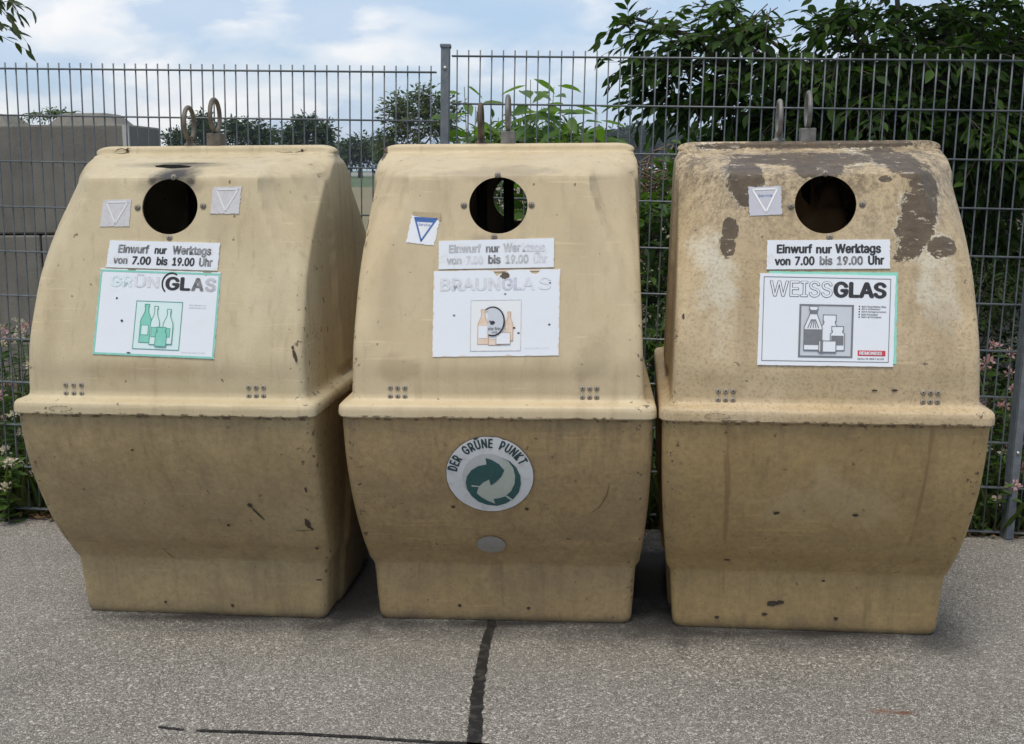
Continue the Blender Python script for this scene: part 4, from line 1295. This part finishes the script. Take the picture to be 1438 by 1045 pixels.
def tree(name, label, base, h_trunk, r_trunk, blobs, n_tw, per, leaf, lm, bm_, group=None, lo=True, droop=.3, length=.5, seed=0, limbs=True, width=.5, cat='tree', twr=.006, lean=(0, 0), back=None):
    root = empty(name, base); tag(root, label, cat, group)
    b = Vector(base); top = Vector((b.x + lean[0], b.y + lean[1], b.z + h_trunk))
    a = MB(); limb(a, (0, 0, -.1), top - b, r_trunk, r_trunk * .55, seed, 8, .04, 10)
    a.build('trunk', bm_, root, True)
    bl = [((np.array(c) - np.array(base)), r, w) for c, r, w in blobs]
    rt = np.array(top - b)
    a = MB()
    if limbs:
        for i, (c, r, w) in enumerate(bl):
            limb(a, rt * (.55 + .4 * ((i * .37) % 1)), c, r_trunk * .35, r_trunk * .06, seed + i, 7, .10, 6)
    V, Fc, tw = sprays(bl, n_tw, per, leaf, rt, droop, 1.0, lo, length, width, seed)
    for t in tw:
        a.tube(t, [twr, twr * .7, twr * .35], 3, False)
    crown = meshfast('crown', V, Fc, lm, root)
    a.build('branches', bm_, root, True)
    return root


def clump(name, label, cat, base, blobs, n_tw, per, leaf, lm, bm_, group=None, seed=0, droop=.3, length=.25, width=.5, stems=True, lo=False):
    root = empty(name, base); tag(root, label, cat, group)
    bl = [(np.array(c) - np.array(base), r, w) for c, r, w in blobs]
    V, Fc, tw = sprays(bl, n_tw, per, leaf, (0, 0, 0), droop, 1.0, lo, length, width, seed)
    meshfast('foliage', V, Fc, lm, root)
    a = MB()
    for i, (c, r, w) in enumerate(bl):
        limb(a, (c[0] * .2, c[1] * .2, 0), c, .008, .004, seed + i, 6, .08, 5)
    for t in tw:
        a.tube(t, [.003, .002, .001], 3, False)
    a.build('stem', bm_, root, True)
    return root


def B(px, py, Y, rpx, rpy, ry, w=1.):
    """ellipsoid blob from photo measurement at its own depth"""
    k = Y / F
    return (tuple(at(px, py, Y)), (rpx * k, ry, rpy * k), w)


def build_plants():
    dark = leafmat('hornbeam_leaf', (.010, .025, .005), (.050, .10, .018), .34, .6)
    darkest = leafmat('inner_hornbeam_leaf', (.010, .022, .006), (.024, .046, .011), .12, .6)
    bright = leafmat('sapling_leaf', (.075, .15, .028), (.135, .225, .05), .45, .45)
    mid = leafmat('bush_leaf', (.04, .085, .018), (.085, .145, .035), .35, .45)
    farm = leafmat('distant_leaf', (.022, .045, .015), (.045, .075, .026), .2, .7)
    farb = leafmat('distant_willow_leaf', (.055, .085, .028), (.085, .115, .045), .25, .6)
    bark = barkmat('grey_bark', (.06, .05, .04), (.12, .10, .08))
    twigm = barkmat('green_twig', (.07, .08, .03), (.11, .09, .05))
    # big hornbeam right of centre, behind the fence
    Y = 7.6
    bl = [B(1250, -90, Y, 150, 50, .9, .9), B(1060, 40, Y - .3, 40, 18, .5, .34), B(1095, 88, Y - .2, 50, 16, .4, .36), B(975, 55, Y - .4, 38, 12, .3, .2), B(925, 38, Y - .4, 26, 8, .2, .11), B(885, 24, Y - .4, 14, 5, .1, .05), B(1010, 10, Y - .3, 30, 10, .35, .14),
          B(945, 92, Y - .4, 34, 13, .3, .22), B(900, 84, Y - .4, 18, 8, .2, .08), B(965, 140, Y - .3, 40, 13, .35, .24), B(915, 128, Y - .4, 22, 10, .2, .10), B(1015, 120, Y - .3, 40, 30, .5, .4),
          B(1190, 30, Y, 60, 20, .6, .45), B(1140, 110, Y, 60, 30, .7, .6), B(1270, 75, Y, 70, 34, .7, .75), B(1330, 20, Y, 60, 24, .6, .5), B(1410, 70, Y, 80, 60, .9, 1.2), B(1080, 175, Y, 60, 34, .6, .75),
          B(1210, 165, Y, 100, 50, .8, 1.3), B(1360, 190, Y, 100, 80, .8, 1.7), B(1500, 140, Y, 120, 130, .9, 1.7), B(1440, -110, Y, 140, 80, 1.0, 1.0), B(1390, 330, Y, 80, 60, .6, .9), B(1170, 250, Y, 140, 45, .6, 1.2), B(1030, 205, Y, 40, 22, .4, .3)]
    bl = [(c_, r_, w_ * (.85 if c_[2] > 2.02 else 1)) for c_, r_, w_ in bl]
    p0 = at(1300, 300, Y + .4)
    t = tree('hornbeam_tree', 'large dark green broadleaf tree overhanging the fence behind the right bin', (p0.x, Y + .4, -.03), 2.3, .13, bl, 1900, 7, .100, dark, bark, seed=3, lo=False, droop=.26, length=.36, width=.58, twr=.004)
    Y2 = 9.9
    bl = [B(1120, 170, Y2, 70, 60, .5, .9), B(1210, 130, Y2, 90, 70, .5, 1.2), B(1360, 130, Y2, 110, 110, .5, 2.0), B(1500, 150, Y2, 120, 150, .5, 1.8), B(1170, 250, Y2, 150, 50, .5, 1.4), B(1380, 270, Y2, 110, 60, .5, 1.4)]
    p0 = at(1360, 300, Y2)
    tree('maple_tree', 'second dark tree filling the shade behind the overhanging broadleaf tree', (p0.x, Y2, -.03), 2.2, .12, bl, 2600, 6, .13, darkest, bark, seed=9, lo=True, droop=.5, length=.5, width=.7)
    # tree outside the left edge, only its twigs reach in
    Y = 5.9
    bl = [B(6, -8, Y, 22, 6, .12, .09), B(-8, 28, Y, 10, 10, .1, .05), B(-190, -40, Y, 110, 90, .8, 3), B(-130, 60, Y, 40, 50, .4, .5)]
    p0 = at(-330, 300, Y)
    tree('willow_tree', 'narrow leaved twigs of a tree hanging in at the top left corner', (p0.x, Y, -.03), 2.4, .10, bl, 260, 6, .075, leafmat('willow_leaf', (.035, .055, .015), (.07, .095, .03), .3), bark, seed=21, lo=False, droop=.45, length=.22, width=.42, twr=.003)
    # young knotweed-like shoots behind the middle container
    Y = 6.2
    tops = [(652, 122, 7), (668, 150, 7), (700, 165, 8), (745, 112, 9), (778, 122, 10), (760, 150, 8), (800, 150, 9), (838, 152, 8), (735, 170, 8), (818, 172, 8)]
    for i, (px, py, nl) in enumerate(tops):
        g = np.random.default_rng(50 + i); tp = at(px, py, Y + .12 * (i % 3)); bs = Vector((tp.x + g.normal() * .15, tp.y + .1, -.03))
        lab = ['upright light green shoot nearest the tall fence post', 'short light green shoot beside the fence post shoot', 'low light green shoot in front of the brown lifting ring', 'tallest light green shoot rising left of centre behind the middle bin',
               'light green shoot with broad drooping leaves right of the tallest shoot', 'light green shoot in the middle of the leafy cluster', 'bushy light green shoot on the right of the cluster', 'rightmost light green shoot with small top leaves behind the middle bin',
               'low leafy shoot right behind the pale lifting ring', 'low leafy shoot near the right corner of the middle bin'][i]
        root = empty('knotweed_shoot', bs); tag(root, lab, 'plant', 'light green shoots behind the fence')
        a = MB(); st = limb(a, (0, 0, 0), tp - bs, .006, .002, 40 + i, 9, .05, 6)
        a.build('stem', twigm, root, True)
        P, D, Nn, Sz = [], [], [], []
        for k in range(nl * 3):
            f = 1 - (k / (nl * 3)) * .42; q = np.array(st[0].lerp(st[-1], f)); j = min(int(f * 8), 7); q = np.array(st[j].lerp(st[j + 1], f * 8 - j)) if f < 1 else np.array(st[-1])
            az = k * 2.4 + g.random(); e = .45 + .35 * g.random()
            P.append(q + np.array([math.cos(az), math.sin(az), .3]) * .02); D.append((math.cos(az) * 1.2, math.sin(az) * .7, .35 - .9 * g.random())); Nn.append((g.normal() * .3, g.normal() * .3 - .2, 1)); Sz.append(.10 + .085 * g.random() * min(1, .4 + k / 9))
        V, Fc = leaves(P, D, Nn, np.array(Sz) * 1.15, .60, False); meshfast('foliage', V, Fc, bright, root)
    # low bush filling behind them
    clump('elder_bush', 'low green bush behind the fence above the middle bin', 'bush', (.25, 6.9, -.03), [B(745, 195, 6.9, 100, 22, .3, 2), B(680, 205, 6.9, 30, 20, .3, .5), B(810, 200, 6.9, 45, 20, .3, .8), B(730, 260, 6.9, 90, 50, .3, 1.5)], 260, 6, .07, mid, twigm, seed=5, length=.25)
    clump('hazel_bush', 'green bush seen between the middle and right bins', 'bush', (.85, 6.3, -.03), [B(915, 300, 6.3, 45, 40, .3, 1), B(920, 380, 6.3, 40, 60, .3, 1), B(915, 470, 6.2, 40, 60, .3, .8), B(975, 240, 6.4, 40, 30, .25, .5), B(925, 600, 6.0, 40, 80, .2, .8)], 300, 6, .085, mid, twigm, seed=6, length=.25)
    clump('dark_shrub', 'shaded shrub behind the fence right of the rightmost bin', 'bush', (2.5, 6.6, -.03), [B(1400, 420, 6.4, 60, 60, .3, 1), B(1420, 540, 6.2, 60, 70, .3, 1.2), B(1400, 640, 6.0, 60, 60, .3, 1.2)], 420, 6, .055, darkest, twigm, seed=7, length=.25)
    clump('stonecrop_weed', 'small weeds sprouting between the stacking knobs on the upper left concrete block', 'weed', tuple(at(75, 166, 9.1)), [B(78, 158, 9.1, 14, 6, .12, 1), B(98, 160, 9.1, 8, 4, .1, .5), B(48, 160, 9.1, 10, 4, .1, .4)], 60, 6, .035, mid, twigm, seed=8, length=.12)
    # brush pile
    g = np.random.default_rng(4); a = MB(); c = at(915, 262, 8.2)
    for k in range(420):
        p = np.array(c) + g.normal(size=3) * np.array([.17, .16, .12]) + np.array([0, 0, -.08]); d = g.normal(size=3) * np.array([1, .6, .7]); d /= np.linalg.norm(d); L = .12 + .22 * g.random()
        a.tube([p - d * L / 2, p + g.normal(size=3) * .03, p + d * L / 2], [.006, .005, .002], 4, False)
    for k in range(160):
        p = np.array([c[0], c[1], 0]) + np.array([g.normal() * .28, g.normal() * .2, g.random() * (c[2] - .1)]); d = g.normal(size=3) * np.array([1, .6, .4]); d /= np.linalg.norm(d)
        a.tube([p - d * .3, p + d * .3], [.009, .004], 4, False)
    o = a.build('brushwood_pile', barkmat('dry_brushwood', (.10, .07, .045), (.24, .18, .12)), None, True)
    tag(o, 'heap of dry brown cut branches seen between the middle and right bins', 'brushwood')
    # distant trees, each its own
    far = [('pale green tree with gaps standing closest behind the fence post', 'field_tree', 88, [B(585, 175, 88, 42, 42, 2.6, 2), B(560, 160, 88, 22, 28, 1.6, 1), B(622, 165, 88, 26, 32, 1.6, 1.2), B(596, 138, 88, 16, 18, 1., .5), B(548, 205, 88, 18, 24, 1.2, .5)], 520, .42, farb, 585),
           ('round dark tree between the left lifting rings and the middle bin', 'field_tree', 150, [B(432, 190, 150, 30, 22, 3, 2), B(428, 172, 150, 16, 9, 2, .6), B(455, 185, 150, 14, 13, 2, .6), B(405, 196, 150, 16, 16, 2, .7)], 520, .62, farm, 432),
           ('low dark tree just right of the left lifting rings', 'field_tree', 160, [B(350, 190, 160, 34, 20, 3, 2), B(330, 180, 160, 14, 13, 2, .6), B(370, 192, 160, 22, 14, 2, .8)], 480, .64, farm, 348),
           ('small dark tree seen between the left lifting rings', 'field_tree', 165, [B(290, 188, 165, 22, 20, 3, 1.5), B(283, 172, 165, 10, 9, 2, .4)], 320, .64, farm, 290),
           ('low dark tree right of the concrete block wall', 'field_tree', 170, [B(252, 197, 170, 18, 12, 3, 1.2)], 240, .64, farm, 252),
           ('bluish tree beyond the green field left of the middle bin', 'field_tree', 240, [B(507, 210, 240, 20, 19, 5, 1.6), B(492, 214, 240, 14, 16, 4, .8), B(524, 214, 240, 16, 16, 4, .8)], 420, .95, farm, 506),
           ('tree left of the bluish field tree, partly behind the left bin', 'field_tree', 260, [B(470, 214, 260, 16, 15, 5, 1.2), B(450, 216, 260, 18, 14, 5, 1)], 320, 1.0, farm, 465),
           ('tree between the bluish field tree and the pale gappy tree', 'field_tree', 230, [B(538, 208, 230, 11, 20, 4, 1), B(548, 214, 230, 12, 16, 4, .8)], 260, .9, farm, 540)]
    for i, (lab, nm, Yd, bl, ntw, lf, m, px) in enumerate(far):
        q = at(px, 236, Yd)
        tree(nm, lab, (q.x, Yd, -.1), max(1.5, (bl[0][0][2]) * .6), .012 * Yd ** .7, bl, ntw, 6, lf, m, bark, 'trees beyond the field', lo=True, droop=.2, length=lf * 3.2, seed=60 + i, twr=.02, width=.75)
    # wooded hill far right: one mass
    V, Fc, tw = sprays([B(px, py, Yd, rx, ry, 12, 1) for px, py, Yd, rx, ry in ((850, 212, 520, 30, 22), (880, 205, 540, 30, 26), (905, 200, 560, 26, 24), (930, 200, 540, 30, 22), (960, 206, 520, 30, 24), (1000, 208, 520, 40, 24), (820, 216, 500, 30, 18), (780, 219, 500, 30, 16), (740, 220, 520, 30, 15), (700, 221, 520, 30, 14), (660, 222, 520, 30, 14), (1080, 210, 520, 50, 24), (1180, 212, 520, 60, 24), (1320, 212, 520, 80, 24))], 7500, 5, 2.8, (0, 520, -40), .2, 1., True, 6, .95, 77)
    o = meshfast('distant_woodland', V, Fc, leafmat('woodland_leaf', (.016, .036, .018), (.030, .055, .024), .1, .8)); tag(o, kind='stuff')
    q = at(1021, 10, 300); a = MB(); a.tube([(q.x, 300, -.1), (q.x, 300, q.z + 6)], [.28, .22], 8); a.tube([(q.x - 1.2, 300, q.z + 5.6), (q.x + 1.2, 300, q.z + 5.6)], .12, 6)
    tag(a.build('transmission_mast', flat('grey_mast', (.25, .28, .3), .5)), 'thin grey mast in the sky above the overhanging tree', 'mast')
    # ---- verge: grass, flowers, dry leaves
    grass = leafmat('grass_blade', (.06, .10, .022), (.13, .15, .05), .3, .6)
    g = np.random.default_rng(15); n = 15000
    X = g.uniform(-3.4, 3.4, n); Yg = np.array([fence_y(x) for x in X]) + .05 + g.random(n) ** 1.5 * 2.6
    ok = np.ones(n, bool)
    P = np.stack([X, Yg, np.full(n, -.02)], 1); D = np.stack([g.normal(size=n) * .35, g.normal(size=n) * .35, np.ones(n)], 1)
    V, Fc = leaves(P, D, np.stack([g.normal(size=n), g.normal(size=n), np.zeros(n)], 1), .14 + .26 * g.random(n) ** 1.6, .045, False)
    o = meshfast('long_grass', V, Fc, grass); tag(o, kind='stuff')
    pink = leafmat('pink_petal', (.50, .25, .31), (.62, .40, .44), .3, .6)
    pale = leafmat('pale_pink_petal', (.60, .48, .46), (.70, .62, .58), .3, .6)
    weed = leafmat('weed_leaf', (.05, .10, .025), (.09, .15, .04), .35, .5)

    def flower_plant(i, px, py, Yp, npl, lab, petal, hs, leaf=.06, dens=1.0, grp_='pink flowering weeds along the fence', nf=9):
        gg = np.random.default_rng(200 + i); bs = at(px, py, Yp); bs.z = -.02
        root = empty('flowering_weed', bs); tag(root, lab, 'flowering plant', grp_)
        a = MB(); P, D, Nn, Sz = [], [], [], []
        for k in range(npl):
            tip = Vector((gg.normal() * .10, gg.normal() * .10, hs * (.55 + .5 * gg.random())))
            pts = limb(a, (gg.normal() * .03, gg.normal() * .03, 0), tip, .004, .002, 300 + i * 10 + k, 6, .06, 5)
            for q in range(int(20 * dens)):
                f = gg.random() ** .8; j = min(int(f * 5), 4); c = np.array(pts[j].lerp(pts[j + 1], f * 5 - j)); az = gg.random() * 6.3
                P.append(c); D.append((math.cos(az), math.sin(az), .5 - gg.random() * .7)); Nn.append((gg.normal() * .4, gg.normal() * .4, 1)); Sz.append(leaf * (.6 + .8 * gg.random()))
            # blossom head of many petals
            PP, PD, PN = [], [], []
            for q in range(nf * 3):
                v = gg.normal(size=3); v /= np.linalg.norm(v); PP.append(np.array(tip) + v * np.array([.028, .028, .018]) * gg.random()); PD.append(v + np.array([0, 0, .4])); PN.append(gg.normal(size=3))
            V, Fc = leaves(PP, PD, PN, .014 + .010 * gg.random(len(PP)), .9, True); meshfast('blossom', V, Fc, petal, root)
        V, Fc = leaves(P, D, Nn, Sz, .5, False); meshfast('foliage', V, Fc, weed, root); a.build('stem', twigm, root, True)
    spec = [(8, 700, 5.55, 6, 'tall pink flowering weed at the left edge of the picture', pink, .86), (30, 700, 5.8, 6, 'pale flowering weed beside the left bin at rim height', pale, .88), (48, 710, 5.6, 4, 'green flowering weed touching the left bin belly', pale, .55), (-20, 700, 5.7, 5, 'pink weed half cut off by the left edge', pink, .8), (18, 690, 6.2, 6, 'dense pink weed behind the tall one at left', pale, .95), (62, 735, 5.5, 3, 'low weed at the foot of the left bin', pale, .22),
            (1395, 735, 5.15, 5, 'low white and pink flowers at the foot of the right fence post', pale, .2), (1430, 740, 5.2, 4, 'pink rose like weed right of the fence post', pink, .45), (1405, 700, 5.35, 6, 'tall pink weed behind the wires right of the rightmost bin', pink, .80), (1385, 700, 5.5, 5, 'pink weed at rim height close to the rightmost bin', pink, .92), (1375, 745, 5.1, 4, 'low leafy weed touching the rightmost bin', pale, .18), (1425, 700, 5.5, 5, 'dark pink weed behind the right fence post', pink, .7), (1412, 738, 5.08, 4, 'pink bloom in front of the right fence post', pink, .36)]
    spec += [(-8, 700, 5.9, 7, 'pink weed standing behind the tall one at the left edge', pink, 1.0), (40, 690, 6.4, 7, 'pale pink weed deep behind the fence beside the left bin', pale, .98), (25, 720, 5.45, 6, 'leafy green weed without many blooms at the left edge', pale, .5), (10, 730, 5.4, 6, 'low leafy weed at the foot of the left fence', pale, .32), (50, 690, 6.0, 6, 'pink weed just left of the left bin rim', pink, .9),
             (1425, 720, 5.25, 6, 'leafy weed with two pink blooms right of the fence post', pink, .55), (1390, 720, 5.3, 6, 'green weed between the rightmost bin and the fence post', pale, .6)]
    for i, (px, py, Yp, npl, lab, pt_, hs) in enumerate(spec):
        flower_plant(i, px, py, Yp, npl, lab, pt_, hs)
    # dry leaf litter along the asphalt edge
    n = 900; X = np.concatenate([g.uniform(-3, -1.9, 450), g.uniform(1.7, 3.0, 250), g.uniform(-1.9, 1.7, 200)]); Yl = np.array([fence_y(x) for x in X]) + .02 + np.abs(g.normal(size=n)) * .09 - .03
    P = np.stack([X, Yl, .008 + .02 * g.random(n)], 1); D = g.normal(size=(n, 3)) * np.array([1, 1, .35])
    V, Fc = leaves(P, D, np.stack([g.normal(size=n) * .4, g.normal(size=n) * .4, np.ones(n)], 1), .03 + .03 * g.random(n), .55, True)
    o = meshfast('dry_leaf_litter', V, Fc, leafmat('dry_leaf', (.10, .055, .025), (.24, .15, .08), .1, .8)); tag(o, kind='stuff')


# ------------------------------------------------------------------ concrete blocks
def build_blocks():
    m, nt, b = mat('old_concrete')
    v = vec(nt, (1, 1, 1)); n1 = noise(nt, v, 2.4, 8, .65); n2 = noise(nt, v, 60, 4, .7)
    vs = vec(nt, (6, 6, .6)); n3 = noise(nt, vs, 1.5, 5, .6)
    c = mix(nt, ramp(nt, n1, [(.3, 0), (.7, 1)]), (.135, .127, .11), (.20, .188, .162))
    c = mix(nt, ramp(nt, n3, [(.5, 0), (.75, .5)]), c, (.07, .068, .06)); c = mix(nt, ramp(nt, n2, [(.6, 0), (.72, .6)]), c, (.06, .058, .05))
    nt.links.new(c, b.inputs['Base Color']); b.inputs['Roughness'].default_value = .92; bump(nt, b, math_(nt, 'ADD', n2, n1), .5, .01)
    edge = paper('fresh_broken_concrete', (.46, .45, .43), (.3, .29, .27), .5, .9, 30)
    Yw = 8.7; yaw = -.03
    Zt = [-.42, .38, 1.18, 1.98]
    def block(x0, x1, z0, z1, knobs, label):
        root = empty('concrete_block', ((x0 + x1) / 2, Yw + .4, max(z0, -.03))); tag(root, label, 'concrete block', 'stacked grey concrete blocks behind the fence')
        o = Vector(root.location); L = (x1 - x0) / 2 - .004
        a = MB(); a.box(-L, L, -.4, .4, z0 - o.z + .004, z1 - o.z - .004)
        body = a.build('block_body', m, root); bv = body.modifiers.new('bevel', 'BEVEL'); bv.width = .015; bv.segments = 2
        if knobs:
            n = max(1, int(round((x1 - x0) / .8)))
            for k in range(n):
                cx = -L + .4 + .8 * k; a = MB(); zz = z1 - o.z - .006
                bq = [(-.26, -.26), (.26, -.26), (.26, .26), (-.26, .26)]; tq = [(-.17, -.17), (.17, -.17), (.17, .17), (-.17, .17)]
                a.add([(cx + x, y, zz) for x, y in bq] + [(cx + x, y, zz + .095) for x, y in tq], [(0, 1, 5, 4), (1, 2, 6, 5), (2, 3, 7, 6), (3, 0, 4, 7), (4, 5, 6, 7)])
                kn = a.build('stacking_knob', m, root); bv = kn.modifiers.new('bevel', 'BEVEL'); bv.width = .02; bv.segments = 2
        return root
    r = block(-4.39, -2.79, Zt[2], Zt[3], True, 'top concrete block at the upper left with two trapezoid stacking knobs')
    a = MB(); a.box(.757, .803, -.404, -.38, .05, .79); e = a.build('chipped_edge', edge, r)
    e.location.z = 0
    block(-5.99, -4.39, Zt[2], Zt[3], True, 'top concrete block cut off by the left edge of the picture')
    block(-5.09, -3.49, Zt[1], Zt[2], False, 'concrete block with dark joint at the left edge, second course')
    xs = [-3.49, -1.89, -.29, 1.31, 2.91, 4.51]
    lb = ['concrete block under the upper left top block, beside the left bin', 'concrete block of the second course hidden behind the left bin', 'concrete block of the second course behind the middle bin', 'concrete block seen through the gap left of the right bin', 'shaded concrete block right of the right bin']
    for i in range(5):
        if i in (1, 2): continue
        block(xs[i], xs[i + 1], Zt[1], Zt[2], i > 2, lb[i])
    xs = [-5.09, -3.49, -1.89]
    block(-4.39, -2.79, Zt[0] + .42 - .05, Zt[1], False, 'half buried bottom concrete block behind the pink weeds at left')
    block(-5.99, -4.39, Zt[0] + .42 - .05, Zt[1], False, 'bottom concrete block beyond the left edge')
    block(2.11, 3.71, -.05, Zt[1], False, 'dark bottom concrete block behind the right fence post')


def build_haze():
    m = bpy.data.materials.new('haze'); m.use_nodes = True; nt = m.node_tree; nt.nodes.clear()
    v = N(nt, 'ShaderNodeVolumePrincipled'); v.inputs['Color'].default_value = (.80, .88, 1, 1); v.inputs['Density'].default_value = .00022
    o = N(nt, 'ShaderNodeOutputMaterial'); nt.links.new(v.outputs[0], o.inputs['Volume'])
    a = MB(); a.box(-1560, 1560, -1560, 1560, -3, 32); tag(a.build('haze', m), kind='stuff')


build_haze()
build_ground()
build_fence()
build_containers()
build_blocks()
build_plants()
